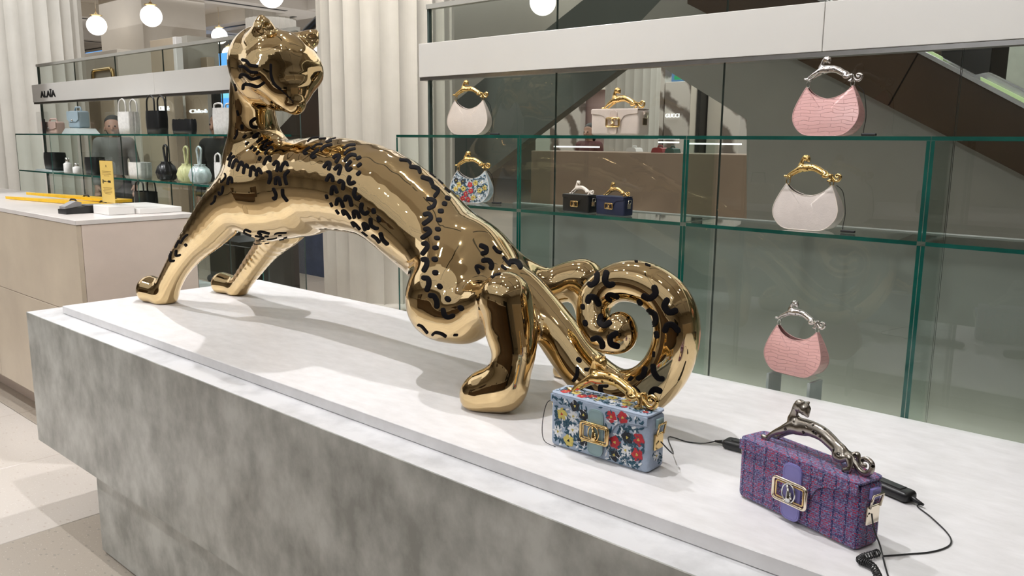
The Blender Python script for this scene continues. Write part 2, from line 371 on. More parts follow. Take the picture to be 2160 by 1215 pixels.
def surface_net(f, lo, hi, h, newton=3):
    lo = np.array(lo); n = np.ceil((np.array(hi)-lo)/h).astype(int)+1
    B = 8; F = np.full(n+1, 1e3, np.float32)
    nb = np.ceil((n+1)/B).astype(int)
    bi = np.stack(np.meshgrid(*[np.arange(k) for k in nb], indexing='ij'), -1).reshape(-1, 3)
    cen = lo+(bi+.5)*B*h
    near = np.abs(f(cen)) < B*h*.87*1.25+.03
    off = np.stack(np.meshgrid(*[np.arange(B)]*3, indexing='ij'), -1).reshape(-1, 3)
    sg = f(cen) < 0
    for b in bi[(~near) & sg]:
        F[b[0]*B:(b[0]+1)*B, b[1]*B:(b[1]+1)*B, b[2]*B:(b[2]+1)*B] = -1e3
    idx = (bi[near][:, None, :]*B+off[None]).reshape(-1, 3)
    idx = idx[(idx < (n+1)).all(1)]
    for c in range(0, len(idx), 400000):
        I = idx[c:c+400000]; F[I[:, 0], I[:, 1], I[:, 2]] = f(lo+I*h)
    S = F < 0
    c8 = [S[i:S.shape[0]-1+i, j:S.shape[1]-1+j, k:S.shape[2]-1+k] for i in (0, 1) for j in (0, 1) for k in (0, 1)]
    su = sum(x.astype(np.int8) for x in c8); act = (su > 0) & (su < 8)
    vid = np.full(act.shape, -1, np.int64); ci = np.argwhere(act); vid[act] = np.arange(len(ci))
    V = lo+(ci+.5)*h
    for _ in range(newton):
        g = grad(V, f, h*.02); d = f(V); g2 = (g*g).sum(-1)+1e-9; st = (d/g2)[:, None]*g
        ln = np.sqrt((st*st).sum(-1, keepdims=True)); st *= np.minimum(1, h/(ln+1e-12)); V = V-st
    quads = []
    for ax in range(3):
        sl0 = [slice(1, -1)]*3; sl0[ax] = slice(0, -1); sl1 = [slice(1, -1)]*3; sl1[ax] = slice(1, None)
        A = S[tuple(sl0)]; Bq = S[tuple(sl1)]
        for flip in (0, 1):
            e = np.argwhere((A & ~Bq) if not flip else (~A & Bq))
            if len(e) == 0: continue
            e = e.copy()
            for k in range(3):
                if k != ax: e[:, k] += 1
            u, v = [(1, 2), (2, 0), (0, 1)][ax]
            def at(du, dv):
                q = e.copy(); q[:, u] -= du; q[:, v] -= dv
                return vid[q[:, 0], q[:, 1], q[:, 2]]
            Q = np.stack([at(1, 1), at(0, 1), at(0, 0), at(1, 0)], 1)
            quads.append(Q if not flip else Q[:, ::-1])
    Q = np.concatenate(quads); Q = Q[(Q >= 0).all(1)]
    return V, Q
def mesh_np(name, V, Q, smooth=True, normals=None):
    me = bpy.data.meshes.new(name); me.vertices.add(len(V)); me.vertices.foreach_set('co', V.astype(np.float32).ravel())
    me.loops.add(Q.size); me.loops.foreach_set('vertex_index', Q.astype(np.int32).ravel())
    k = Q.shape[1]; me.polygons.add(len(Q)); me.polygons.foreach_set('loop_start', np.arange(0, Q.size, k, dtype=np.int32))
    me.update(calc_edges=True); me.validate()
    if smooth: me.polygons.foreach_set('use_smooth', [True]*len(me.polygons))
    if normals is not None: me.normals_split_custom_set_from_vertices(normals.astype(np.float32).tolist())
    return me
def gnormals(V, f, e):
    g = grad(V, f, e); return g/np.linalg.norm(g, axis=1, keepdims=True)
V, Q = surface_net(sdf, (-3.45, 1.2, -.01), (-.72, 1.95, 1.12), .0085)
me = mesh_np('body', V, Q, True, gnormals(V, sdf, 5e-4))
SCULPT = thing('panther_sculpture', 'large polished gold panther statue with black markings and a curled tail', 'sculpture', (-2.2, 1.5, 0))
body = link('body', me, GOLD, SCULPT); body.matrix_parent_inverse = Matrix.Translation((2.2, -1.5, 0))
# ---- black markings, each traced as a stroke on the surface
CROP = {'A': (1200,530,7.147), 'B': (1180,690,7.147), 'C': (980,520,11.91), 'D': (670,280,11.91), 'E': (670,380,10.12), 'F': (420,320,10.12),
        'G': (460,470,10.12), 'H': (470,220,10.12), 'T': (820,300,2.025), 'L': (640,440,5.4), 'M': (860,640,5.281), 'N': (480,80,5.0625), 'P': (0,380,2.337)}
ST = {
'A': '425,340 415,450 340,510 315,500 w80|565,330 545,440 600,510 650,500 w90|290,750 310,690 390,700 445,790 w90|620,740 570,690 620,650 730,690 w65|1290,555 1305,640 1220,710 1140,680 w95|1475,745 1440,830 1510,920 1600,900 w95|1210,900 1290,950 1310,1040 1285,1100 w80|1455,1190 1480,1120 1560,1110 1640,1190 w90|475,985 460,1070 530,1120 605,1080 w85|210,825 210,850 w60|245,1070 250,1095 w70|1055,755 1080,790 w65|1000,150 1030,154 w22|1160,196 1220,216 w25',
'B': '510,180 580,165 640,240 650,290 w80|850,95 770,150 780,250 870,285 w85|1460,90 1470,140 w65|1420,380 1418,440 w30|290,490 300,500 w75|1060,790 1085,765 w50|275,620 265,720 220,800 w55|400,640 480,640 w55|370,920 430,890 480,950 495,1030 w75|700,880 630,880 620,960 660,1030 w70|1290,630 1260,730 1195,770 w75|1415,590 1430,690 1490,770 1545,780 w80|1070,940 1110,920 1160,960 1190,1010 w80|1510,960 1430,940 1380,1010 1440,1080 w85',
'C': '420,-20 540,40 540,140 460,170 w120|480,350 600,350 680,440 670,530 w125|460,540 340,490 290,520 350,650 w85|740,20 820,120 900,150 w80|980,280 1060,380 1130,460 w70|1160,380 1260,370 1350,420 1400,500 w130|950,500 1020,550 w80|700,750 760,690 860,670 w90',
'D': '410,610 500,560 550,590 470,730 w80|690,700 760,600 850,550 940,560 w85|170,850 250,750 310,770 280,910 w85|440,910 520,830 580,850 530,1030 w85|820,730 730,840 760,940 830,900 w90|660,380 780,310 930,300 w55|680,530 780,440 930,400 w60|90,430 180,340 340,300 w65|30,290 110,280 w40|230,230 330,200 w60|40,150 200,140 w30|280,170 450,130 w22|230,1190 300,1060 370,1110 380,1200 w85|1000,650 1060,620 w80|1020,830 1070,790 w85|1010,1040 1050,1000 w90',
'E': '460,40 490,10 550,60 540,180 w75|680,-60 660,10 690,80 770,50 w85|295,290 310,170 360,140 405,250 w75|400,510 430,400 500,450 540,560 w75|590,420 610,350 680,380 720,530 w80|800,190 780,300 840,400 890,360 w85|560,730 530,650 600,680 690,810 w60|780,790 770,670 840,680 890,790 w75|940,520 930,640 1010,720 1060,690 w85|780,980 730,900 800,940 890,1040 w55|1010,1060 970,930 1030,940 1080,1030 w65|1130,840 1140,960 1220,1020 1260,1030 w80|1340,1150 1370,1230 w60|185,330 200,380 w55|280,500 305,550 w50|400,650 440,710 w48|1195,640 1200,680 w90|1300,810 1310,860 w85',
'L': '790,310 830,340 860,380 w35|880,290 900,350 950,400 w45|670,270 720,310 w18|1385,65 1430,60 1450,110 1375,170 w50|1390,235 1420,230 1440,270 1360,330 w50|1370,400 1400,395 1410,440 1360,510 w50|1365,580 1400,580 1405,640 1375,700 w55|1375,790 1420,800 1430,860 1410,920 w60|1450,990 1490,1000 1520,1060 1520,1110 w60|1555,28 1575,28 w50|1535,130 1553,130 w50|1525,235 1540,235 w50|1515,335 1530,335 w50|1498,448 1514,445 w52|1492,578 1502,578 w60|1500,730 1508,730 w62|1550,885 1555,890 w62|1642,1028 1648,1034 w64|1790,1130 1797,1138 w60',
'M': '395,75 410,130 450,155 500,140 w52|120,240 160,260 215,325 w26|280,345 310,325 370,335 420,365 w30|520,352 550,352 w22',
'T': '50,75 80,78 92,90 w12|95,105 125,110 133,126 w16|145,150 175,160 185,176 w18|190,190 212,205 198,228 w17|168,242 196,250 192,272 172,282 w17|140,95 160,106 w8|178,130 200,146 w9|215,160 230,174 w8|242,196 260,212 w8|248,237 256,240 w17|236,262 241,263 w18|220,294 225,294 w17',
'F': '690,30 610,170 w36|740,100 680,150 640,300 w55|820,200 790,170 740,230 705,340 w58|930,290 910,220 860,280 815,390 w62|1040,330 1020,280 970,330 945,450 w62|1180,390 1160,320 1110,360 1090,510 w65|1320,450 1280,360 1230,430 1220,500 w65|1470,430 1510,440 1520,550 1490,660 w70|1590,270 1650,210 1690,250 1660,400 w65|1880,280 1850,220 1780,290 1740,400 w65|1510,190 1510,110 1440,150 1385,260 w65|1630,680 1640,570 1700,560 1730,700 w65|1900,420 1830,500 1840,600 1860,680 w65|1590,800 1640,920 1620,1010 1590,990 w65|1780,820 1790,930 1870,1040 w65|610,680 640,560 690,560 700,650 w55|510,750 490,870 440,920 420,870 w45|345,950 320,1060 260,1120 w40|550,470 560,540 470,650 w32|1280,170 1310,125 w50|1440,0 1410,50 w35',
'G': '690,190 580,150 560,220 690,280 w40|1080,230 920,190 850,210 920,260 w45|1450,215 1280,220 1210,245 w28|460,385 300,340 240,370 300,400 w42|510,320 640,330 730,380 w35|800,285 900,300 980,330 880,360 w30|1000,290 1070,290 w28|540,440 680,430 780,438 w18|340,480 250,475 200,495 330,512 w22|380,440 450,445 w22|390,500 460,492 w20|500,475 620,478 560,500 w18|820,380 910,378 w14|820,408 940,408 w12|950,398 1040,388 w14|1050,360 1150,350 1250,325 w16|1290,275 1350,270 w16|780,465 920,450 w18|1000,448 1080,436 w15|1400,330 1470,310 w16|1310,370 1400,355 w14',
'H': '310,150 330,230 w45|300,560 300,640 250,730 w42|410,460 415,510 w65|450,700 480,670 w60|500,850 540,820 w50|590,940 640,900 w42|660,990 715,940 w42|725,1060 770,1010 w45|680,310 600,380 620,470 710,490 w75|760,620 670,670 660,710 740,680 w60|740,800 830,730 w60|850,830 950,760 w45|870,930 940,840 1060,800 w40|900,1050 960,950 1050,910 1060,950 w42|1850,920 1740,1000 1740,1060 1790,1040 w50|2030,970 1910,1070 1910,1140 1970,1110 w60|1810,790 1900,720 2040,700 w28|1910,930 2000,860 2110,850 w35',
'N': '165,235 200,245 240,290 310,300 w35|135,305 180,310 240,360 310,370 w32|135,420 150,390 200,400 260,440 340,420 w32|165,540 175,500 240,500 320,520 385,480 w32|462,290 465,400 500,490 560,545 w30|560,545 620,600 700,680 w10|75,500 90,560 w18',
'P': '840,355 838,395 855,398 w12|868,350 868,372 885,370 w12|922,270 905,285 890,310 w10|880,300 865,330 w10|914,318 917,322 w12',
}
strokes = []
for k, s in ST.items():
    ox, oy, sc = CROP[k]
    for part in s.split('|'):
        tk = part.split(); wd = float(tk[-1][1:])/sc*1.12
        strokes.append(([(ox+float(a.split(',')[0])/sc, oy+float(a.split(',')[1])/sc) for a in tk[:-1]], wd))
def stroke_grid(pts, wd):
    # long thin grid with rounded ends, 2D pixels : rows x 7 columns
    c = np.array(cr(pts, 5)) if len(pts) > 2 else np.array([np.array(pts[0])+(np.array(pts[1])-np.array(pts[0]))*t for t in np.linspace(0, 1, 4)])
    t = np.gradient(c, axis=0); t /= np.linalg.norm(t, axis=1, keepdims=True)+1e-9; nn = np.stack([-t[:, 1], t[:, 0]], 1); r = wd/2
    rows = []; U = np.array([-1, -.86, -.5, 0, .5, .86, 1])
    def row(p, tt, n, back):  # cap rows
        hw = r*math.sqrt(max(1-back*back, .02)); return [p+tt*back*r+n*hw*u for u in U]
    for b in (-1, -.9, -.6, -.3): rows.append(row(c[0], t[0], nn[0], b))
    for i in range(len(c)): rows.append([c[i]+nn[i]*r*u for u in U])
    for b in (.3, .6, .9, 1): rows.append(row(c[-1], t[-1], nn[-1], b))
    return np.array(rows)
grids = [stroke_grid(*s) for s in strokes]
allp = np.concatenate([g.reshape(-1, 2) for g in grids])
D = np.stack([allp[:, 0]-CX, -(allp[:, 1]-CY), np.full(len(allp), -FPX)], 1)@RM.T
D /= np.linalg.norm(D, axis=1, keepdims=True)
T = np.full(len(D), 1.0)
for _ in range(70):
    T = T+np.minimum(sdf(CAM+D*T[:, None]), .5)*.9
HP = CAM+D*T[:, None]; dist = sdf(HP); ok = (np.abs(dist) < .004) & (T < 6)
NR = gnormals(HP, sdf, 5e-4)
i0 = 0
for g in grids:
    nr, ncol = g.shape[:2]; n = nr*ncol; P = HP[i0:i0+n]; K = ok[i0:i0+n]; Nn = NR[i0:i0+n]; TT = T[i0:i0+n]; i0 += n
    med = np.median(TT[K]) if K.any() else 0
    K = K & (np.abs(TT-med) < .12)
    if K.sum() < n*.3: continue
    lift = np.full((nr, ncol), .0016); lift[:, 0] = lift[:, -1] = -.0012; lift[0] = lift[-1] = -.0012
    PV = P+Nn*lift.reshape(-1, 1)
    q = []
    kk = K.reshape(nr, ncol)
    for i in range(nr-1):
        for j in range(ncol-1):
            if kk[i, j] and kk[i+1, j] and kk[i, j+1] and kk[i+1, j+1]:
                q.append((i*ncol+j, i*ncol+j+1, (i+1)*ncol+j+1, (i+1)*ncol+j))
    if not q: continue
    q = np.array(q); used, inv = np.unique(q, return_inverse=True)
    o = link('black_spot', mesh_np('black_spot', PV[used]-np.array([-2.2, 1.5, 0]), inv.reshape(q.shape), True), BLACKM, SCULPT)
# ---- small version of the same animal, used as the bag handles (normalised: front paw at x=0, length 1)
def lowmesh():
    V, Q = surface_net(sdf, (-3.45, 1.2, -.02), (-.72, 1.95, 1.12), .021, 3)
    Nn = gnormals(V, sdf, 1e-3)
    x0, L = -3.2, 2.1
    V2 = (V-np.array([x0+L/2, 1.52, 0]))/L; V2[:, 1] *= .8
    return mesh_np('panther_handle', V2, Q, True)
HANDLE = lowmesh()
def handle(parent, matl, loc, scale, rot=(0, 0, 0), zs=1, name='panther_handle'):
    me = HANDLE.copy(); o = link(name, me, matl, parent, loc); o.scale = (scale, scale, scale*zs); o.rotation_euler = rot; return o
# ================================================================= the setting
def q2(px, py, Y): p = ony(px, py, Y); return (float(p[0]), float(p[2]))
m = MB(); m.box(-30, 9, -8, 24, FL-.2, FL-.006); floor = struct(m.build('floor', SLOT))
tm = {}
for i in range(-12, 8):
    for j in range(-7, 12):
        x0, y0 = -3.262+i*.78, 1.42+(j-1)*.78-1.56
        tan_tile = (y0 > 1.4) or (x0 > -3.27)  # tan tiles past these two lines, pale ones elsewhere
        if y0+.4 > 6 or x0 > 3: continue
        tan_tile = tan_tile or y0 < -.9  # unseen floor behind the camera darkened for the gold's reflections
        k = 'b' if tan_tile else 'a'
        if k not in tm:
            mm = MB(); mm.box(.002, .778, .002, .778, -.02, 0, .002, 0, 1); me = mm.mesh('floor_tile'); me.materials.append(TERB if tan_tile else TERA); tm[k] = me
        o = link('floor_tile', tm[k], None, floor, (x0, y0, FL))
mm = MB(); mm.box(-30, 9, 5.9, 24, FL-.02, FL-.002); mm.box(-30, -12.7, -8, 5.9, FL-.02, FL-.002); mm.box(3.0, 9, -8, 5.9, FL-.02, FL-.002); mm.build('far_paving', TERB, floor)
m = MB(); m.box(-30, 9, -8, 24, CEIL, CEIL+.1); ceil = struct(m.build('ceiling', CEILM))
for nm, b in (('wall_back', (-30, 9, 23.9, 24.1)), ('wall_front', (-30, 9, -8.1, -7.9)), ('wall_left', (-30.1, -29.9, -8, 24)), ('wall_right', (8.9, 9.1, -8, 24))):
    m = MB(); m.box(b[0], b[1], b[2], b[3], FL, CEIL); struct(m.build(nm, WALLM))
# ceiling beams with dark slots, and downlights
bm_, sm_ = MB(), MB()
for i in range(8):
    x = -28+i*4.4
    bm_.box(x-.35, x+.35, -8, 24, CEIL-.28, CEIL-.001)
    for j in range(7): sm_.box(x-.05, x+.05, -6.6+j*4.4, -3.4+j*4.4, CEIL-.286, CEIL-.281)
for j in range(8):
    y = -7.2+j*4.4
    bm_.box(-30, 9, y-.35, y+.35, CEIL-.27, CEIL-.001)
    for i in range(8): sm_.box(-27.4+i*4.4, -24.2+i*4.4, y-.05, y+.05, CEIL-.276, CEIL-.271)
bm_.build('ceiling_beam', CEILM, ceil); sm_.build('ceiling_slot', SLOT, ceil)
dm = MB(); dm.lathe([(.055, 0), (.055, .02)], (0, 0, 0), 16); dme = dm.mesh('downlight'); dme.materials.append(DOWN)
rnd = random.Random(3)
for i in range(-3, 3):
    for j in range(-3, 3):
        for k in range(2 if (i+j) % 2 == 0 else 0):
            link('downlight', dme, None, ceil, (i*1.9+.4+k*.16-1, j*1.7+.3+.1*rnd.random(), CEIL-.03))
# unseen dark and light cabinets and bags, added for the gold to reflect
def cab(x0, x1, y0, y1, z1, M1, lab):
    t = thing('added_cabinet', lab, 'cabinet', ((x0+x1)/2, (y0+y1)/2, FL)); w, d = (x1-x0)/2, (y1-y0)/2
    m = MB(); m.box(-w, w, -d, d, .08, z1-.03, .01); m.build('body', M1, t)
    m = MB(); m.box(-w-.01, w+.01, -d-.01, d+.01, z1-.03, z1, .004); m.build('worktop', CTOP, t)
    m = MB(); m.box(-w+.05, w-.05, -d+.05, d-.05, 0, .08); m.build('plinth', DARKM, t)
cab(-7, -5.6, -4.5, -3.8, 1.9, BROWN, 'unseen tall bronze cabinet added behind the photographer for reflections, left one')
cab(1.6, 3.2, -4.2, -3.4, 1.8, DARKM, 'unseen tall dark cabinet added behind the photographer for reflections, right one')
cab(3.4, 4.2, -1, 2.6, 1.5, BEIGE, 'unseen beige cabinet added right of the stone display counter for reflections')
cab(-4.6, .9, -2.3, -1.55, 1.0, BROWN, 'unseen long bronze display counter added behind the photographer for reflections')
for k, x in enumerate((-3.9, -2.9, -1.6, -.4)):
    tt = thing('handbag', ('far left', 'second', 'third', 'far right')[k]+' small handbag added on the unseen long bronze counter behind the photographer', 'handbag', (x, -1.9, FL+1.0))
    m = MB(); m.box(-.12, .12, -.05, .05, 0, .16, .02, 0, 3); m.build('body', (DARKM, BEIGE, BROWN, CREAMP)[k], tt); m = MB(); m.tube([(-.06, 0, .155), (-.05, 0, .24), (.05, 0, .24), (.06, 0, .155)], .006, 6); m.build('handle', DARKM, tt)
cab(-2.6, -.8, -3.6, -2.9, .95, CREAMP, 'unseen low cream cabinet added behind the photographer for reflections')
# ---- fluted columns
def column(c, R, lab, z0=FL, z1=CEIL, nfl=24, mt=COLM, base=True):
    t = thing('fluted_column', lab, 'column', (c[0], c[1], z0)); h = z1-z0
    m = MB(); n = nfl*10; ph = math.pi/nfl
    prof = [R*(1-.062*abs(math.sin(nfl/2*2*math.pi*k/n))**.8) for k in range(n)]
    zs = [0, .05, .055, h] if base else [0, h]; rings = []
    for i, z in enumerate(zs):
        rings.append([m.bm.verts.new(((prof[k] if (i > 1 or not base) else R*(1.06-.05*i))*math.cos(2*math.pi*k/n), (prof[k] if (i > 1 or not base) else R*(1.06-.05*i))*math.sin(2*math.pi*k/n), z)) for k in range(n)])
    for a, b in zip(rings[-2:], rings[-1:]):
        for k in range(n): m.bm.faces.new((a[k], a[(k+1) % n], b[(k+1) % n], b[k]))
    if base:
        for a, b in zip(rings[:2], rings[1:3]):
            pass
    m.build('shaft', mt, t)
    if base:
        m = MB(); m.lathe([(R*1.04, 0), (R*1.04, .03), (R*1.01, .05), (R*.99, .06)], (0, 0, 0), 64); m.build('base_ring', mt, t)
    return t
column((-5.92, 4.94), .607, 'broad pale fluted column standing behind the gold panther')
column((-12.93, 4.43), .655, 'tall fluted column at the left edge behind the glass shelves')
d = ray(572, 60); d = d/np.linalg.norm(d[:2]); column(CAM[:2]+d[:2]*19, .52, 'distant grey fluted column above the head of the gold panther')
def bgbox(name, lab, cat, pxa, pxb, pyr, z0, z1, Y, dep, M1, top=None, bot=None, group=None):
    xa, xb = q2(pxa, pyr, Y)[0], q2(pxb, pyr, Y)[0]
    if top is not None: z1 = q2((pxa+pxb)/2, top, Y)[1]
    if bot is not None: z0 = q2((pxa+pxb)/2, bot, Y)[1]
    m = MB(); m.box(0, xb-xa, 0, dep, 0, z1-z0, .006, 0, 1); o = m.build(name, M1, None, (xa, Y, z0)); tag(o, lab, cat, group); return o
bgbox('square_pillar', 'plain square beige pillar beside the globe lamps at upper left', 'pillar', 213, 303, 80, FL, CEIL, 7, 1.2, WALLM)
def booth(): 
    t = bgbox('display_booth', 'cream booth wall with a gold arched mirror, above the left shelves', 'booth', 176, 250, 150, FL, 0, 5.9, .8, CREAMP, top=108)
    a = q2(198, 170, 5.88); b = q2(240, 170, 5.88); zt = q2(220, 146, 5.88)[1]; x0, z0 = t.location.x, t.location.z
    w_ = b[0]-a[0]; r = .08
    pts = [(a[0]-x0, -.03, a[1]-z0-.3), (a[0]-x0, -.03, zt-z0-r), (a[0]-x0+r*.3, -.03, zt-z0-r*.3), (a[0]-x0+r, -.03, zt-z0), (b[0]-x0-r, -.03, zt-z0), (b[0]-x0-r*.3, -.03, zt-z0-r*.3), (b[0]-x0, -.03, zt-z0-r), (b[0]-x0, -.03, a[1]-z0-.3)]
    m = MB(); m.tube(pts, .028, 8); m.build('arch_frame', BGOLD, t)
booth()
bgbox('beige_partition', 'tall beige partition panel above the left shelves', 'partition', 318, 366, 120, FL, 0, 5.8, .12, BEIGE, top=82)
bgbox('white_post', 'slim white post right of the tall beige partition', 'post', 366, 372, 120, FL, 0, 5.75, .1, WHITEB, top=77)
bgbox('grey_pillar', 'narrow grey pillar between two beige partitions', 'pillar', 373, 396, 120, FL, 0, 6.2, .5, OLIVE, top=76)
bgbox('low_partition', 'low beige partition in front of the blue window', 'partition', 399, 437, 130, FL, 0, 6.4, .12, BEIGE, top=122)
bgbox('blue_window', 'small blue lit window above the cream booth', 'window', 172, 217, 100, 0, 0, 11, .05, BLUES, top=92, bot=110)
bgbox('blue_window', 'wide blue lit window behind the low beige partition', 'window', 396, 505, 130, 0, 0, 11, .05, BLUES, top=114, bot=145)
bgbox('video_screen', 'blue video screen behind the white crochet bag', 'screen', 450, 497, 215, 0, 0, 5.2, .05, BLUES, top=206, bot=300)
bgbox('video_screen', 'cyan strip screen above the blue video screen', 'screen', 452, 497, 198, 0, 0, 5.15, .05, CYANS, top=190, bot=206)
bgbox('screen_pillar', 'black pillar edging the blue video screen', 'pillar', 447, 452, 240, FL, 0, 4.95, .1, DARKM, top=185)
bgbox('wardrobe_panel', 'beige cabinet front seen through the left shelves', 'cabinet', 186, 246, 300, FL, 0, 5.3, .3, BEIGE, top=205)
bgbox('wardrobe_panel', 'broad tan cabinet wall behind the black tote bag', 'cabinet', 300, 372, 300, FL, 0, 5.0, .12, BEIGE, top=190)
bgbox('wardrobe_panel', 'tan cabinet wall behind the black scalloped clutch', 'cabinet', 396, 443, 300, FL, 0, 5.2, .2, BEIGE, top=190)
bgbox('grey_pier', 'pale grey pier between two tan cabinet walls', 'pillar', 373, 395, 300, FL, 0, 5.45, .3, OLIVE, top=190)
bgbox('curtain_panel', 'pale curtain panel behind the white pleated tote', 'curtain', 247, 296, 300, FL, 0, 5.3, .2, CREAMP, top=195)
sg = thing('shop_sign', 'white lit script sign on the tan wall behind the black tote', 'sign'); 
def ptext(body, px, py, Y, hpx, M1, par, ext=.01, offs=.0, px2=None, name='lettering'):
    x, z = q2(px, py, Y); wd_ = q2(px2, py, Y)[0]-x; dep = float(-(RM.T@(np.array([x, Y, z])-CAM))[2]); s = hpx*dep/FPX/.7
    M_ = Matrix.Translation((x, Y-.02, z))@Matrix.Rotation(math.pi/2, 4, 'X')
    return textobj(body, s, M_, M1, par, ext, offs, name, wd_)
ptext('Chloé', 339, 234, 4.95, 10, TXTW, sg, px2=360)
sg2 = thing('shop_sign', 'white lit script sign behind the scalloped clutch', 'sign'); ptext('Chloé', 404, 239, 5.15, 8, TXTW, sg2, px2=440)
# warm lit niche and bronze post at the far left edge
t = thing('lit_niche', 'warm lit display niche with gold rings at the left edge', 'niche')
xa, xb = q2(-60, 330, 5.0)[0], q2(14, 330, 5.0)[0]
m = MB(); m.box(xa, xb, 5.0, 5.1, FL, 1.2); m.build('back_panel', WARMG, t)
for py in (305, 362):
    z = q2(5, py, 4.6)[1]; m = MB(); m.box(xa, xb, 4.55, 5.0, z-.02, z, .004); m.build('shelf', DARKM, t)
xr, zr = q2(6, 340, 4.75); m = MB(); m.tube([(xr+.16*math.cos(a), 4.75, zr+.16*math.sin(a)) for a in np.linspace(0, 2*math.pi, 24, endpoint=False)], .02, 8, closed=True); m.build('gold_ring', BGOLD, t)
bgbox('bronze_post', 'bronze post between the lit niche and the fluted column', 'post', 7, 21, 330, FL, 2.6, 4.3, .3, mat('bronze_post_paint', (.20, .15, .09), .4, 0, var=.1), )
# ---- escalators and walls behind the glass
def pprism(name, px, Y, dep, M1, par):
    P = [q2(a, b, Y) for a, b in px]; m = MB(); m.prism(P, 'y', Y, Y+dep); return m.build(name, M1, par)
e1 = thing('escalator', 'dark grey clad escalator rising to the right behind the cream bags', 'escalator')
pprism('underside', [(700, 424), (940, 230), (1230, 0), (1500, -212), (1640, -105), (1305, 147), (1130, 281), (870, 485)], 6.3, .12, GREYD, e1)
e0 = thing('escalator', 'dark bronze escalator flank behind the neck of the gold panther', 'escalator')
pprism('side_panel', [(585, 275), (618, 240), (650, 207), (696, 157), (696, 256), (672, 287), (585, 400)], 6.25, .5, BROWND, e0)
m = MB(); pz = [q2(a, b, 6.2) for a, b in ((600, 118), (648, 64), (690, 22), (760, -50))]; m.tube([(p[0], 6.2, p[1]) for p in pz], .05, 8); m.build('handrail', BLACKP, e0)
e2 = thing('escalator', 'bronze escalator descending to the right behind the pink bag', 'escalator')
pprism('side_panel', [(1450, 8), (1872, 223), (1936, 111), (1450, -145)], 5.3, .12, BROWN, e2)
pprism('side_panel', [(1875, 225), (2500, 545), (2500, 405), (1939, 112)], 5.3, .12, BROWN, e2)
pprism('handrail', [(1700, -16), (2062, 171), (2500, 400), (2500, 376), (2080, 153), (2055, 158), (1700, -26)], 5.6, .1, STEEL, e2)
pprism('rail_trim', [(1700, -12), (2500, 407), (2500, 397), (1700, -22)], 5.25, .06, STEEL, e2)
pprism('led_strip', [(2068, 176), (2068, 162), (2500, 378), (2500, 396)], 5.5, .04, LEDG, e2)
pprism('led_strip', [(1940, 106), (1940, 96), (1985, 119), (1985, 130)], 5.5, .04, LEDG, e2)
pprism('handrail', [(2066, 158), (2085, 152), (2500, 352), (2500, 378)], 5.9, .1, STEEL, e2)
bgbox('black_cabinet', 'black box standing beyond the descending bronze escalator', 'box', 1983, 2091, 130, FL, 0, 6.6, .5, DARKM, top=60)
g = thing('stair_enclosure', 'large smooth grey wall panel below the bronze escalator', 'wall panel')
pprism('wall_panel', [(1310, 88), (1575, 252), (1575, 1150), (2600, 1150), (2600, 590), (1750, 72), (1640, -10), (1480, -90)], 5.55, .15, GREYW2, g)
g = thing('olive_wall', 'plain olive grey wall beside the broad fluted column', 'wall panel')
pprism('wall_panel', [(880, -260), (880, 560), (1000, 300), (1232, 60), (1236, -260)], 9, .2, OLIVE, g)
g = thing('ceiling_bulkhead', 'grey bulkhead above the glass screen', 'wall panel')
pprism('wall_panel', [(1236, -40), (1236, -400), (2400, -400), (2400, -160), (1700, -120)], 8.6, .2, OLIVE, g)
LW = MB(); LW.box(-2.33, .6, 2.62, 2.66, FL, .36); o = LW.build('low_screen', GREYW); tag(o, 'smooth grey low screen behind the lower glass bays', 'screen wall')
# shop beyond
Y = 11
bgbox('marble_pier', 'marble wall panel carrying a white lit brand name', 'wall panel', 1401, 1455, 240, FL, 0, Y, .25, MARB, top=172)
sg = thing('shop_sign', 'white lit capital letters on the marble wall panel', 'sign'); ptext('GUCCI', 1405, 248, Y-.02, 8, TXTW, sg, .01, 0, px2=1434)
bgbox('marble_pier', 'narrow marble strip left of the lit brand name', 'wall panel', 1386, 1401, 200, FL, 0, Y+.02, .2, MARB, top=100)
bgbox('door_frame', 'pale door frame right of the marble wall panel', 'frame', 1455, 1468, 240, FL, 0, Y, .4, CREAMP, top=172)
bgbox('dark_jamb', 'dark jamb beside the pale door frame', 'frame', 1469, 1476, 240, FL, 0, Y-.1, .4, DARKM, top=150)
bgbox('lit_doorway', 'pale blue lit doorway in the far shop', 'doorway', 1476, 1492, 240, FL, 0, Y+.45, .1, mat('pale_blue_glow', (.35, .45, .6), .5, emit=(.35, .45, .6), estr=.35), top=120)
bgbox('blue_fascia', 'blue lit fascia with an exit sign in the far shop', 'fascia', 1403, 1480, 160, 0, 0, Y+.3, .1, mat('blue_glow', (.12, .25, .42), .5, emit=(.1, .22, .40), estr=.4), top=120, bot=176)
ex = thing('exit_sign', 'small green exit sign on the blue fascia', 'sign'); x, z = q2(1422, 168, Y+.2); m = MB(); m.box(x, x+.12*1.1, Y+.2, Y+.22, z, z+.06); m.build('sign_plate', mat('exit_green', (.02, .2, .08), .5, emit=(.03, .4, .15), estr=.5), ex)
bgbox('curtain_panel', 'pale draped curtain in the far shop', 'curtain', 1492, 1522, 240, FL, 0, Y+.1, .2, CREAMP, top=120)
bgbox('marble_pier', 'marble panel right of the far pale curtain', 'wall panel', 1522, 1560, 260, FL, 0, Y-.1, .3, MARB, top=120)
bgbox('marble_pier', 'marble panel left of the pink lit niche', 'wall panel', 1160, 1224, 240, FL, 0, Y, .15, MARB, top=120)
bgbox('pink_niche', 'dusky pink wall niche left of the far white column', 'niche', 1224, 1278, 240, FL, 0, Y+.2, .2, mat('dusky_pink_wall', (.40, .27, .25), .5, 0, var=.1), top=188)
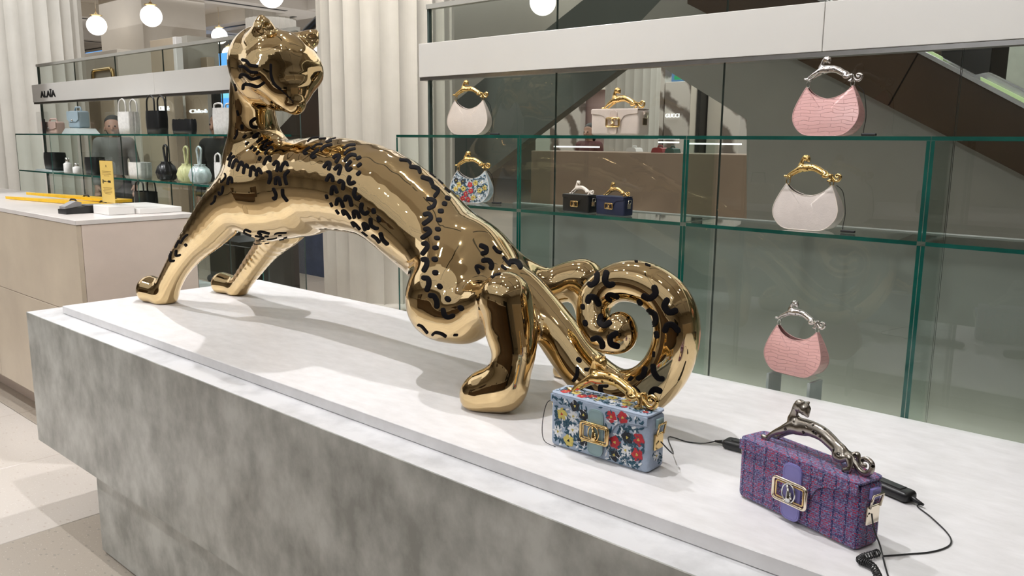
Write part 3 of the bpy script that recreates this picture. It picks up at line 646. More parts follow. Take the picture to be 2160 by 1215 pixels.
bgbox('soffit', 'pale soffit above the pink niche', 'soffit', 1226, 1276, 170, 0, 0, Y+.1, .08, CREAMP, top=100, bot=190)
d = ray(1333, 240); d = d/np.linalg.norm(d[:2]); column(CAM[:2]+d[:2]*11.6, .37, 'white fluted column in the far shop behind the cream bag', nfl=20)
bgbox('far_wall', 'pale back wall of the far shop', 'wall panel', 1130, 1620, 240, FL, CEIL, Y+1.2, .1, OLIVE)
ct = bgbox('far_counter', 'long brown display counter in the far shop', 'counter', 1120, 1575, 350, FL, 0, 8.2, .7, mat('far_counter_brown', (.40, .29, .21), .4, 0, var=.15, scale=1), top=322)
for a, b, py in ((1168, 1262, 309), (1388, 1430, 300), (1452, 1562, 303)):
    x0, z0 = q2(a, py, 8.3); x1 = q2(b, py, 8.3)[0]; m = MB(); m.box(x0-ct.location.x, x1-ct.location.x, .1, .13, z0-.008-ct.location.z, z0+.008-ct.location.z); m.build('strip_light', LEDW, ct)
def lump(name, lab, cat, px0, px1, pt, pb, Y, dep, M1, grp=None):
    x0, z1 = q2(px0, pt, Y); x1, z0 = q2(px1, pb, Y); m = MB(); w_, h_ = x1-x0, z1-z0
    m.prism([(0, 0), (w_, 0), (w_*.9, h_*.8), (w_*.7, h_), (w_*.3, h_), (w_*.1, h_*.8)], 'y', 0, dep); m2 = m.build(name, M1, None, (x0, Y, z0)); tag(m2, lab, cat, grp)
    h = MB(); h.tube([(w_*.3, dep/2, h_), (w_*.35, dep/2, h_*1.35), (w_*.65, dep/2, h_*1.35), (w_*.7, dep/2, h_)], .008, 6); h.build('handle', M1, m2); return m2
RED = mat('red_leather', (.30, .04, .04), .4, 0, var=.2); GRN = mat('dark_green_leather', (.04, .09, .07), .4, 0, var=.2)
lump('handbag', 'small red handbag on the far brown counter', 'bag', 1373, 1398, 311, 323, 8.4, .15, RED)
lump('handbag', 'small dark green handbag beside the red one on the far counter', 'bag', 1402, 1422, 312, 323, 8.4, .15, GRN)
lump('handbag', 'small white handbag on the far brown counter', 'bag', 1320, 1342, 311, 320, 8.4, .15, WHITEB)
# dark drawers and blue wall seen under the belly
t = thing('drawer_unit', 'dark drawer unit seen under the belly of the gold panther', 'cabinet')
x0, x1 = q2(440, 560, 2.9)[0], q2(631, 560, 3.4)[0]; zt = q2(600, 530, 2.9)[1]
m = MB(); m.box(x0, x1, 2.93, 3.4, FL, zt); m.build('carcass', DARKM, t)
xs = q2(520, 560, 2.9)[0]; DG = mat('dark_drawer_front', (.022, .024, .02), .3, 0, var=.2)
for (a, b) in ((x0, xs-.01), (xs+.01, x1)):
    for k in range(3):
        zz = zt-.02-k*.26; m = MB(); m.box(a+.01, b-.01, 2.905, 2.93, zz-.24, zz, .004, 0, 1); f = m.build('drawer', DG, t)
        m = MB(); m.box(b-.13, b-.05, 2.885, 2.903, zz-.235, zz-.215); m.build('pull', STEEL, f)
g = thing('blue_partition', 'dark blue glass partition left of the broad fluted column', 'partition'); YB = 5.2
pprism('panel', [(560, 440), (560, 560), (640, 582), (718, 594), (718, 440)], YB, .1, mat('dark_blue_glass', (.04, .06, .11), .1, 0, var=.2), g)
pprism('bottom_rail', [(560, 560), (640, 582), (718, 594), (718, 601), (640, 589), (560, 567)], YB-.03, .05, STEEL, g)
# ---- globe lamps
def globe(px, py, rpx, lab, r=.17, stem=True):
    c = CAM+ray(px, py)*(r/rpx)
    t = thing('globe_lamp', lab, 'lamp', tuple(c), 0, 'opal globe lamps hanging from the ceiling')
    m = MB(); m.sphere((0, 0, 0), r, 32, 20); m.build('globe', GLOBE, t)
    m = MB(); m.lathe([(r*.30, r*.97), (r*.62, r*1.02), (r*.62, r*1.06), (r*.2, r*1.12), (r*.12, r*1.3)], (0, 0, 0), 24); m.build('cap', BGOLD, t)
    if c[2]+r < CEIL-.1:
        m = MB(); m.tube([(0, 0, r*1.2), (0, 0, CEIL-c[2])], .006, 6); m.build('cord', PGOLD, t)
globe(204, 54, 20, 'hanging opal globe lamp by the left fluted column'); globe(319, 34, 22, 'hanging opal globe lamp right of the square pillar')
globe(463, 76, 16.5, 'hanging opal globe lamp left of the panther head'); globe(572, -10, 26, 'opal globe lamp cut by the top edge above the panther ears', .17)
globe(674, 97, 13.5, 'opal globe lamp behind the right ear of the panther'); globe(483, 113, 14, 'opal globe lamp hidden partly behind the panther forehead')
globe(325, 121, 9, 'small far globe lamp beside the tall beige partition', .09)
globe(1145, 4, 28, 'opal globe lamp above the white fascia, behind glass', .17); globe(2105, 136, 13, 'upper small globe lamp beyond the black box', .085); globe(2108, 161, 11, 'lower small globe lamp beyond the black box', .07)
bgbox('curtain_wall', 'pale green ribbed curtain wall at the right edge', 'curtain', 2093, 2400, 150, FL, CEIL, 12, .3, mat('pale_green_wall', (.42, .45, .38), .5, 0, var=.1))
# ================================================================= stone display counter
t = thing('display_counter', 'grey marbled stone counter with stepped pale top, carrying the panther', 'counter', (0, 0, FL)); z = -FL
m = MB(); m.box(-3.37, 1.2, 1.05, 1.952, z-.533, z-.0285, .0015, 0, 1)
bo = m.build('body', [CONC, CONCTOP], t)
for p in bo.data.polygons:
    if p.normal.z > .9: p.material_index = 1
m = MB(); m.box(-2.93, 1.0, 1.085, 1.9, z-.845, z-.533, .0015, 0, 1); m.build('pedestal', CONC, t)
m = MB(); m.box(-2.9, 1.0, 1.11, 1.9, 0, z-.845); m.build('plinth', DARKM, t)
m = MB(); m.box(-3.242, 1.1, 1.133, 1.9535, z-.0275, z, .0012, 0, 1); m.build('top_slab', SLAB, t)
# ================================================================= glass shelving
def glass_unit(lab, xs, x0, x1, zs, fx0, fx1, seams, dbl):
    t = thing('glass_shelving', lab, 'shelving', (x0, 1.955, zs[-1])); L0 = (x0, 1.955, zs[-1])
    def bx(name, a, mats=(GLASS, EDGE)):
        m = MB(); m.glass(a[0]-L0[0], a[1]-L0[0], a[2]-L0[1], a[3]-L0[1], a[4]-L0[2], a[5]-L0[2]); return m.build(name, list(mats), t)
    X = [x0]+xs+[x1]
    for a, b in zip(X, X[1:]):
        for z in zs[:-1]: bx('glass_shelf', (a+(.009 if z != zs[0] else .0005), b-(.009 if z != zs[0] else .0005), 1.955, 2.112, z-.009, z))
    for x in [x0+.004]+xs:
        for z1, z0 in zip(zs, zs[1:]):
            top = z1-.0095
            if x == x0+.004 or not dbl: bx('glass_divider', (x-.004, x+.004, 1.955, 2.112, z0+.0005, top))
            else:
                bx('glass_divider', (x-.0085, x-.0008, 1.955, 2.112, z0+.0005, top)); bx('glass_divider', (x+.0008, x+.0085, 1.955, 2.112, z0+.0005, top))
    m = MB(); m.box(0, x1-x0, .001, .157, -.022, 0); m.build('base_board', CONCTOP, t)
    return t
glass_unit('clear glass shelf bays with green edges behind the gold panther', [-1.713, -1.127, -.530, .06], -2.297, .62, [.635, .406, -.06], 0, 0, 0, True)
glass_unit('glass shelf bays at left holding small white and black bags', [-5.55, -4.965, -4.38, -3.795, -3.21], -6.15, -2.95, [.635, .400, -.12], 0, 0, 0, False)
def screen(lab, seams, z0, z1, x0, x1):
    t = thing('glass_screen', lab, 'glass screen', (x0, 2.13, z0)); S = [x0]+seams+[x1]
    for a, b in zip(S, S[1:]):
        m = MB(); m.glass(a+.0015-x0, b-.0015-x0, 0, .006, 0, z1-z0); m.build('pane', [BACKG, EDGED], t)
    m = MB(); m.box(-.012, x1-x0, -.008, .018, z1-z0, z1-z0+.016); m.build('top_rail', RAILM, t)
    m = MB(); m.box(-.012, -.002, -.002, .012, 0, z1-z0); m.build('end_post', EDGED, t)
screen('tall tinted glass screen behind the right shelf bays', [-1.713, -1.122, -.528, .06], -.08, 1.085, -2.305, .75)
screen('tall tinted glass screen behind the left shelf bays', [-5.55, -4.965, -4.38, -3.795, -3.45], -.12, 1.075, -6.15, -3.144)
def fascia(lab, x0, x1, seam, z0=.842, z1=.960, txt=None):
    t = thing('fascia_beam', lab, 'fascia', (x0, 2.085, z0)); S = [x0]+seam+[x1]
    for a, b in zip(S, S[1:]):
        m = MB(); m.box(a+.0008-x0, b-.0008-x0, 0, .03, 0, z1-z0, .001, 0, 1); m.build('fascia_panel', WHITE, t)
    m = MB(); m.box(.002, x1-x0, .004, .04, -.012, -.0005); m.build('light_channel', STEEL, t)
    if txt:
        M_ = Matrix.Translation((txt[1]-x0, -.001, .028))@Matrix.Rotation(math.pi/2, 4, 'X'); textobj(txt[0], .056, M_, BLACKP, t, .002, .0018, width=float(ony(118, 205, 2.085)[0])-txt[1])
fascia('long white fascia beam across the right glass screen', -2.318, .8, [-.835])
xa = ony(86, 205, 2.085)[0]
fascia('white fascia beam with black lettering at upper left', -6.16, -3.25, [-4.4], .842, .955, ('ALAÏA', float(xa)))
# ================================================================= till counter
t = thing('till_counter', 'beige porcelain till counter with pale top, left of the panther', 'counter', (-3.765, 1.40, FL)); zt = .263-FL
for i in range(5):
    for k, (a, b) in enumerate(((.19, .695), (.698, zt-.022))):
        m = MB(); m.box(-1.2*(i+1)+.001, -1.2*i-.001, 0, .02, a, b, .001, 0, 1); m.build('tile', TILE, t)
for k, (a, b) in enumerate(((.19, .695), (.698, zt-.022))):
    m = MB(); m.box(-.02, 0, .021, .54, a, b, .001, 0, 1); m.build('tile', TILE2, t)
m = MB(); m.box(-6, -.02, .02, .53, .19, zt-.022); m.build('carcass', TILE, t)
m = MB(); m.box(-6, -.08, .15, .5, 0, .19); m.build('plinth', TILE2, t)
m = MB(); m.box(-6, .003, -.003, .54, zt-.021, zt, .0015, 0, 1); m.build('worktop', CTOP, t)
# ================================================================= handbags
def leather(name, c, rough=.42, bump=.15, bs=220): return mat(name, c, rough, 0, var=.08, scale=25, bump=bump, bscale=bs)
def croc(name, c):
    m = mat(name, c, .33, 0, var=.06, scale=20); N = m.node_tree.nodes; L = m.node_tree.links; b = N['Principled BSDF']
    tc = N.new('ShaderNodeTexCoord'); br = N.new('ShaderNodeTexBrick'); mp = N.new('ShaderNodeMapping'); mp.inputs['Rotation'].default_value = (math.pi/2, 0, 0); L.new(tc.outputs['Object'], mp.inputs[0])
    nz = N.new('ShaderNodeTexNoise'); nz.inputs['Scale'].default_value = 25; L.new(mp.outputs[0], nz.inputs['Vector'])
    ad = N.new('ShaderNodeMixRGB'); ad.blend_type = 'ADD'; ad.inputs[0].default_value = .02; L.new(mp.outputs[0], ad.inputs[1]); L.new(nz.outputs['Color'], ad.inputs[2])
    L.new(ad.outputs[0], br.inputs['Vector']); br.inputs['Scale'].default_value = 1; br.inputs['Brick Width'].default_value = .052; br.inputs['Row Height'].default_value = .0085
    br.inputs['Mortar Size'].default_value = .0007; br.inputs['Mortar Smooth'].default_value = .8
    bp = N.new('ShaderNodeBump'); bp.inputs['Strength'].default_value = .8; bp.inputs['Distance'].default_value = .0015; bp.invert = True; L.new(br.outputs['Fac'], bp.inputs['Height']); L.new(bp.outputs[0], b.inputs['Normal'])
    mx = N.new('ShaderNodeMix'); mx.data_type = 'RGBA'; L.new(br.outputs['Fac'], mx.inputs[0]); mx.inputs[6].default_value = (*c, 1); mx.inputs[7].default_value = (*[k*.90 for k in c], 1); L.new(mx.outputs[2], b.inputs['Base Color']); return m
def tweed():
    m = bpy.data.materials.new('tweed'); m.use_nodes = True; N = m.node_tree.nodes; L = m.node_tree.links; b = N['Principled BSDF']; b.inputs['Roughness'].default_value = .9
    b.inputs['Sheen Weight'].default_value = .2
    tc = N.new('ShaderNodeTexCoord')
    # combine x+y so that the pattern runs on round the sides
    sp = N.new('ShaderNodeSeparateXYZ'); L.new(tc.outputs['Object'], sp.inputs[0]); nz0 = N.new('ShaderNodeTexNoise'); nz0.inputs['Scale'].default_value = 60; L.new(tc.outputs['Object'], nz0.inputs['Vector'])
    def mth(op, a, bb):
        n = N.new('ShaderNodeMath'); n.operation = op
        for i, q in enumerate((a, bb)):
            if q is None: continue
            if isinstance(q, (int, float)): n.inputs[i].default_value = q
            else: L.new(q, n.inputs[i])
        return n.outputs[0]
    wob = mth('MULTIPLY', mth('SUBTRACT', nz0.outputs['Fac'], .5), .006)
    u = mth('ADD', mth('ADD', sp.outputs[0], sp.outputs[1]), wob); v = mth('ADD', mth('ADD', sp.outputs[2], mth('MULTIPLY', sp.outputs[1], .5)), wob)
    cb = N.new('ShaderNodeCombineXYZ'); L.new(u, cb.inputs[0]); L.new(v, cb.inputs[1])
    def brick(w_, h_, ms, off):
        br = N.new('ShaderNodeTexBrick'); L.new(cb.outputs[0], br.inputs['Vector']); br.inputs['Scale'].default_value = 1; br.inputs['Brick Width'].default_value = w_; br.inputs['Row Height'].default_value = h_
        br.inputs['Mortar Size'].default_value = ms; br.offset = off; br.inputs['Mortar Smooth'].default_value = .3; return br
    b1 = brick(.0080, .0036, .0008, .37); b1.inputs['Color1'].default_value = (.40, .01, .06, 1); b1.inputs['Color2'].default_value = (.06, .035, .14, 1); b1.inputs['Mortar'].default_value = (.12, .145, .29, 1); b1.inputs['Bias'].default_value = 0
    s1 = mth('PINGPONG', mth('MULTIPLY', u, 1), .0115); navy = mth('LESS_THAN', s1, .0021)
    s2 = mth('LESS_THAN', mth('PINGPONG', v, .019), .0016)
    nz = N.new('ShaderNodeTexNoise'); nz.inputs['Scale'].default_value = 300; L.new(tc.outputs['Object'], nz.inputs['Vector'])
    gate = mth('GREATER_THAN', nz.outputs['Fac'], .44)
    f = mth('MULTIPLY', mth('MAXIMUM', navy, mth('MULTIPLY', s2, .7)), gate)
    mx = N.new('ShaderNodeMix'); mx.data_type = 'RGBA'; L.new(f, mx.inputs[0]); L.new(b1.outputs['Color'], mx.inputs[6]); mx.inputs[7].default_value = (.008, .010, .085, 1)
    m2 = N.new('ShaderNodeMix'); m2.data_type = 'RGBA'; g2 = mth('GREATER_THAN', nz.outputs['Fac'], .60); L.new(g2, m2.inputs[0]); L.new(mx.outputs[2], m2.inputs[6]); m2.inputs[7].default_value = (.22, .25, .42, 1)
    L.new(m2.outputs[2], b.inputs['Base Color'])
    bp = N.new('ShaderNodeBump'); bp.inputs['Strength'].default_value = 1; bp.inputs['Distance'].default_value = .003; L.new(nz.outputs['Fac'], bp.inputs['Height']); L.new(bp.outputs[0], b.inputs['Normal']); return m
FCOL = {'red': mat('red_thread', (.50, .02, .03), .6, 0, var=.3, scale=200, bump=.4, bscale=700), 'yellow': mat('yellow_thread', (.62, .50, .12), .6, 0, var=.25, scale=200, bump=.4, bscale=700),
        'teal': mat('teal_thread', (.015, .075, .12), .6, 0, var=.3, scale=200, bump=.4, bscale=700), 'white': mat('white_thread', (.72, .73, .74), .6, 0, var=.1, scale=200, bump=.4, bscale=700),
        'black': mat('black_thread', (.008, .01, .018), .6, 0, var=.3, scale=200, bump=.4, bscale=700)}
def petal(mb, f, u, v, a, l, wd, h=.0006):
    # a leaf or petal starting at (u,v), direction a, length l, width wd, f maps (u,v,h) to 3D
    c, s = math.cos(a), math.sin(a); n = 5; L_, R_, M_ = [], [], []
    for i in range(n):
        t = i/(n-1); hw = wd/2*math.sin(math.pi*(.12+.76*t))**.8*(1 if 0 < i < n-1 else .3)
        x, y = u+c*l*t, v+s*l*t
        L_.append(mb.bm.verts.new(f(x-s*hw, y+c*hw, 0))); R_.append(mb.bm.verts.new(f(x+s*hw, y-c*hw, 0))); M_.append(mb.bm.verts.new(f(x, y, h)))
    for i in range(n-1):
        mb.bm.faces.new((L_[i], L_[i+1], M_[i+1], M_[i])); mb.bm.faces.new((M_[i], M_[i+1], R_[i+1], R_[i]))
def flora(parent, f, inside, box, n, sc, seed):
    R_ = random.Random(seed); B = {k: MB() for k in FCOL}; placed = []
    for _ in range(n*30):
        if len(placed) >= n: break
        u, v = R_.uniform(box[0], box[1]), R_.uniform(box[2], box[3]); big = len(placed) < n*.45
        rr = sc*(1 if big else .55)
        if not all(inside(u+rr*.8*math.cos(t), v+rr*.8*math.sin(t)) for t in (0, 1.57, 3.14, 4.71)): continue
        if any((u-a)**2+(v-b)**2 < ((rr+c)*.92)**2 for a, b, c in placed): continue
        placed.append((u, v, rr)); k = R_.choice(['red', 'yellow', 'red', 'yellow', 'white', 'black']) if big else R_.choice(['teal', 'teal', 'yellow', 'red', 'teal', 'white', 'black'])
        a0 = R_.uniform(0, 6.28)
        if k == 'teal':
            for j in range(3): petal(B[k], f, u, v, a0+j*1.3, rr*1.3, rr*.55)
        else:
            np_ = 8 if k == 'white' else 5; wd = rr*(.45 if k == 'white' else 1.0)
            for j in range(np_): petal(B[k], f, u, v, a0+j*2*math.pi/np_, rr*1.02, wd)
            cc = 'yellow' if k in ('red', 'white', 'black') else ('black' if R_.random() < .5 else 'red')
            for j in range(3): petal(B[cc], lambda a, b, h: f(a, b, h+.0007), u, v, a0+j*2.1, rr*.24, rr*.24)
    for _ in range(n*14):
        u, v = R_.uniform(box[0], box[1]), R_.uniform(box[2], box[3])
        if any((u-a)**2+(v-b)**2 < (c*.80)**2 for a, b, c in placed): continue
        a0 = R_.uniform(0, 6.28)
        if not inside(u+math.cos(a0)*sc*.8, v+math.sin(a0)*sc*.8) or not inside(u, v): continue
        petal(B['teal' if R_.random() < .8 else 'white'], f, u, v, a0, sc*.85, sc*.30); 
    for k, b in B.items():
        if len(b.bm.faces): o = b.build('embroidery', FCOL[k], parent, None, True); o['kind'] = 'stuff'
        else: b.bm.free()
def rrect(cx, cz, w_, h_, r, y, n=4):
    P = []
    for qx, qz, a0 in ((1, 1, 0), (-1, 1, 90), (-1, -1, 180), (1, -1, 270)):
        for i in range(n+1):
            a = math.radians(a0+90*i/n); P.append((cx+qx*(w_/2-r)+r*math.cos(a), y, cz+qz*(h_/2-r)+r*math.sin(a)))
    return P
def clasp(t, cx, cz, y, tabm, met, met2, k=1, tab=True):
    if tab:
        m = MB(); P = rrect(cx, cz, .036*k, .094*k, .012*k, 0); m.prism([(p[0], p[2]) for p in P], 'y', y-.0035*k, y)
        tb = m.build('clasp_tab', tabm, t)
        m = MB(); m.tube(rrect(cx, cz, .031*k, .089*k, .010*k, y-.0036*k), .0004*k, 4, closed=True); m.build('stitching', tabm, tb)
    m = MB(); m.tube(rrect(cx, cz, .064*k, .036*k, .006*k, y-.007*k), .0029*k, 8, closed=True); bk = m.build('buckle', met, t)
    m = MB(); m.tube(rrect(cx, cz, .053*k, .026*k, .003*k, y-.0065*k), .0016*k, 6, closed=True)
    m.build('inner_frame', BGOLD, bk)
    m = MB(); m.tube([(cx+.0125*k*math.cos(a), y-.009*k, cz+.0155*k*math.sin(a)) for a in np.linspace(0, 2*math.pi, 20, endpoint=False)], .0014*k, 6, closed=True)
    m.tube([(cx-.002*k, y-.009*k, cz+.009*k), (cx, y-.0095*k, cz+.003*k), (cx+.001*k, y-.0095*k, cz-.006*k), (cx+.001*k, y-.009*k, cz-.014*k)], [.0022*k, .003*k, .0045*k, .006*k], 8)
    m.sphere((cx-.002*k, y-.0098*k, cz+.011*k), .0026*k, 10, 8); m.sphere((cx+.005*k, y-.0105*k, cz+.001*k), .002*k, 8, 6)
    m.tube([(cx+.004*k, y-.010*k, cz), (cx+.006*k, y-.0098*k, cz-.008*k)], [.0016*k, .003*k], 6)
    m.build('emblem', met2, bk)
def pencil_bag(lab, loc, rz, L_, D_, H_, bodym, tabm, hm, group=None, met=BGOLD, met2=BGOLD, tab=True, hs=.83, floral=False, tilt=0, hx=0, plate=PGOLD):
    t = thing('handbag', lab, 'handbag', loc, rz, group); k = L_/.235
    m = MB(); m.box(-L_/2, L_/2, -D_/2, D_/2, 0, H_, .011*k, 0, 4); m.build('body', bodym, t, None, True)
    def half(u):  # flap lower edge height at |u|
        return H_-.016*k-(.044*k)*(1/(1+math.exp((abs(u)/L_-.15)*34)))-.010*k*max(0, 1-abs(u)*2/L_)
    us = np.linspace(-L_/2+.003*k, L_/2-.003*k, 33)
    poly = [(u, half(u)-.0) for u in us]+[(us[-1], H_+.001), (us[0], H_+.001)]
    m = MB(); m.prism(poly, 'y', -D_/2-.0040*k, -D_/2-.0004)
    m.prism([(p[0], p[2]) for p in rrect(0, -.001*k, L_-.003*k, D_+.005*k, .011*k, 0)], 'z', H_+.0002, H_+.0042*k); o_ = m.build('flap', bodym, t)
    bv = o_.modifiers.new('bevel', 'BEVEL'); bv.width = .0012*k; bv.segments = 2; bv.limit_method = 'ANGLE'
    cz = H_*.47; clasp(t, -.0*k, cz+.004*k, -D_/2-.0036*k, tabm, met, met2, k, tab)
    # end fittings
    for s in (1, -1):
        m = MB(); m.box(s*(L_/2+.0025*k)-.0022*k, s*(L_/2+.0025*k)+.0022*k, -.015*k, .015*k, H_*.40, H_*.68, .0015*k); e = m.build('strap_plate', plate, t)
        m = MB(); m.tube([(s*(L_/2+.006*k), -.012*k, H_*.66), (s*(L_/2+.010*k), -.012*k, H_*.86), (s*(L_/2+.010*k), .012*k, H_*.86), (s*(L_/2+.006*k), .012*k, H_*.66)], .0022*k, 6); m.build('strap_ring', plate, e)
        m = MB(); m.box(s*(L_/2+.004*k)-.003*k, s*(L_/2+.004*k)+.003*k, -.010*k, .010*k, H_*.78, H_*.94, .001*k); m.build('strap_loop', tabm, t)
    h = handle(t, hm, (hx, .002, H_+.0035*k), L_*hs, (0, 0, 0))
    if floral:
        yf = -D_/2-.0042*k; yb = -D_/2-.0009
        infl = lambda u, v: abs(u) < L_/2-.004 and half(u)+.001 < v < H_
        inbd = lambda u, v: abs(u) < L_/2-.010 and .006 < v < half(u)-.002
        tabr = lambda u, v: abs(u) < .020*k and v < H_*.97
        flora(t, lambda u, v, h: (u, yf-h, v), lambda u, v: infl(u, v) and not tabr(u, v), (-L_/2, L_/2, H_*.4, H_), 34, .0125*k, 3)
        flora(t, lambda u, v, h: (u, yb-h, v), lambda u, v: inbd(u, v) and not tabr(u, v), (-L_/2, L_/2, 0, H_*.9), 60, .0135*k, 5)
        flora(t, lambda u, v, h: (u, v, H_+.0046*k+h), lambda u, v: abs(u) < L_/2-.006 and abs(v) < D_/2-.004, (-L_/2, L_/2, -D_/2, D_/2), 26, .011*k, 8)
        flora(t, lambda u, v, h: (L_/2+.0008+h, u, v), lambda u, v: abs(u) < D_/2-.009 and .008 < v < H_*.36, (-D_/2, D_/2, 0, H_), 5, .011*k, 11)
        flora(t, lambda u, v, h: (-L_/2-.0008-h, -u, v), lambda u, v: abs(u) < D_/2-.009 and .008 < v < H_*.36, (-D_/2, D_/2, 0, H_), 5, .011*k, 12)
    return t
TW = tweed(); BLUEFAB = mat('pale_blue_fabric', (.36, .43, .54), .75, 0, var=.12, scale=60, bump=.5, bscale=500)
pb = pencil_bag('purple and blue tweed baguette handbag with a dark silver panther handle', (-.492, 1.293, 0), math.radians(-16.5), .242, .060, .108, TW, leather('lilac_leather', (.22, .20, .48)), HSILV, met=PGOLD, met2=SILV, hs=.80, hx=-.002)
fb = pencil_bag('blue floral embroidered baguette handbag with a gold panther handle', (-.901, 1.298, 0), math.radians(.5), .236, .060, .112, BLUEFAB, leather('pale_aqua_leather', (.24, .34, .35)), HGOLD, hs=.80, floral=True, plate=BGOLD, hx=-.002)
SZ = .6355
pencil_bag('cream leather baguette handbag with a gold panther handle on the top glass shelf', (-1.385, 2.02, SZ), 0, .165, .058, .072, leather('cream_leather', (.64, .55, .48)), leather('cream_tab', (.60, .50, .43)), HGOLD, hs=.80)
BLK = leather('black_leather', (.008, .009, .010), .35); NVY = leather('navy_suede', (.006, .012, .045), .6)
pencil_bag('small black baguette handbag with a pale enamel panther handle', (-1.512, 2.005, .4065), math.radians(-6), .108, .040, .052, BLK, BLK, HWHITE, group=None, tab=False, hs=.82)
pencil_bag('small navy baguette handbag with a gold panther handle', (-1.385, 2.005, .4065), math.radians(-6), .108, .042, .053, NVY, NVY, HGOLD, tab=False, hs=.82)
def hobo(lab, loc, rz, W_, H_, M1, hm, inner, floral=False, hl=.78, ringm=BGOLD, thick=.055, wire=True):
    t = thing('handbag', lab, 'handbag', loc, rz); s = W_/.16; e = H_/.118
    out = [(-.055, .118), (-.069, .088), (-.079, .054), (-.073, .028), (-.052, .006), (-.022, 0), (.022, 0), (.052, .006), (.073, .028), (.079, .054), (.069, .088), (.055, .118)]
    scoop = [(.042, .103), (.022, .092), (0, .088), (-.022, .092), (-.042, .103)]
    O1 = cr([np.array(p)*(s, e) for p in out], 3); O2 = cr([np.array(p)*(s, e) for p in [out[-1]]+scoop+[out[0]]], 3)[1:-1]; O = O1+O2
    th = lambda z: thick*s*(1-.80*(max(z, 0)/(.118*e))**1.3)/2
    cx = np.array((0, .052*e))
    def panel(sy):
        m = MB(); rings = []
        for f_ in (1, .96, .8, .55, .28):
            ring = []
            for p in O:
                q = cx+(p-cx)*f_; ring.append(m.bm.verts.new((q[0], sy*(th(q[1])+.003*s*(1-f_**2)), q[1])))
            rings.append(ring)
        n = len(O)
        for a, b in zip(rings, rings[1:]):
            for i in range(n): m.bm.faces.new((a[i], a[(i+1) % n], b[(i+1) % n], b[i]) if sy < 0 else (a[i], b[i], b[(i+1) % n], a[(i+1) % n]))
        m.bm.faces.new(rings[-1] if sy < 0 else rings[-1][::-1]); return m
    panel(-1).build('front_panel', M1, t, None, True); panel(1).build('back_panel', M1, t, None, True)
    m = MB(); A, B = [], []
    for p in O1: A.append([m.bm.verts.new((p[0]*(1+.012*math.sin(math.pi*(j)/4)), th(p[1])*(-1+.5*j), p[1]-(.0015 if p[1] < .004 else 0)*math.sin(math.pi*j/4)*0)) for j in range(5)])
    for a, b in zip(A, A[1:]):
        for j in range(4): m.bm.faces.new((a[j], a[j+1], b[j+1], b[j]))
    m.build('gusset', M1, t, None, True)
    for sy in (-1, 1):
        m = MB(); m.tube([(p[0], sy*th(p[1]), max(p[1], .0012)) for p in O], .0011*s, 5, closed=True); m.build('piping', inner, t)
    for sx in (-1, 1):
        c = (sx*.053*s, 0, .124*e)
        m = MB(); m.tube([(c[0]+.0045*s*math.cos(a)*sx, 0, c[2]+.008*s*math.sin(a)) for a in np.linspace(0, 2*math.pi, 14, endpoint=False)], .0013*s, 6, closed=True); r_ = m.build('ring', ringm, t)
        m = MB(); m.tube([(c[0]-sx*.004*s, .004*s*math.cos(a), c[2]+.010*s+.006*s*math.sin(a)) for a in np.linspace(0, 2*math.pi, 12, endpoint=False)], .0012*s, 6, closed=True); m.build('link', ringm, r_)
    handle(t, hm, (-.004*s, 0, .130*e), W_*hl, (0, math.radians(4), 0), 1)
    if floral:
        import bisect
        def ins(u, v):
            if v < .004 or v > .116*e: return False
            lim = np.interp(v/e, [0, .006, .028, .058, .092, .118], [.022, .052, .073, .079, .0715, .060])*s-.004
            top = np.interp(abs(u)/s, [0, .024, .045, .060], [.092, .095, .104, .118])*e-.003
            return abs(u) < lim and v < top
        def fm(u, v, h):
            f_ = min(1, max(abs(u)/(.079*s), abs(v-cx[1])/(.055*e))); return (u, -(th(v)+.003*s*(1-f_**2)+.0016+h), v)
        flora(t, fm, ins, (-.08*s, .08*s, 0, .118*e), 46, .0105*s, 21)
    if wire:
        a = (.062*s, .006, .118*e); b = (.080*s, .012, .07*e)
        m = MB(); m.tube([tuple(p) for p in cr([a, (.078*s, .008, .10*e), (.086*s, .010, .05*e), (.084*s, .008, .015*e), (.088*s, .0, .004), (.10*s, -.002, .004)], 6)], .0009, 5); m.build('security_cord', BLACKP, t)
        m = MB(); m.box(.085*s, .085*s+.034, -.012, -.003, .0005, .007, .002); m.build('security_tag', BLACKP, t)
    return t
PINK = croc('pink_croc_leather', (.66, .37, .35)); PINKE = leather('pink_edge', (.58, .34, .32))
hobo('pink croc leather hobo bag with a silver panther handle on the top glass shelf', (-.783, 2.02, SZ), 0, .160, .117, PINK, HCHROME, PINKE, ringm=SILV)
SUE = mat('cream_suede', (.60, .53, .49), .85, 0, var=.1, scale=25, bump=.2, bscale=300); CRE = leather('ivory_leather', (.62, .54, .47), .4)
hobo('cream suede hobo bag with a gold panther handle on the middle glass shelf', (-.816, 2.02, .4065), 0, .165, .112, SUE, HGOLD, CRE)
hobo('pink croc leather hobo bag standing on a clear acrylic riser', (-.818, 2.015, .0365), math.radians(-8), .160, .118, PINK, HCHROME, PINKE, ringm=SILV, wire=False)
hobo('ivory leather hobo bag with a gold handle, leftmost on the top right shelf', (-2.005, 2.03, SZ), math.radians(20), .150, .115, CRE, HGOLD, CRE)
hobo('white and blue floral hobo bag with a gold panther handle on the middle glass shelf', (-1.995, 2.03, .4065), math.radians(20), .150, .110, mat('white_floral_ground', (.50, .57, .62), .6, 0, var=.2, scale=60), HGOLD, CRE, floral=True)
ASIDE = mat('acrylic_side', (.42, .47, .45), .15, 0, var=.1)
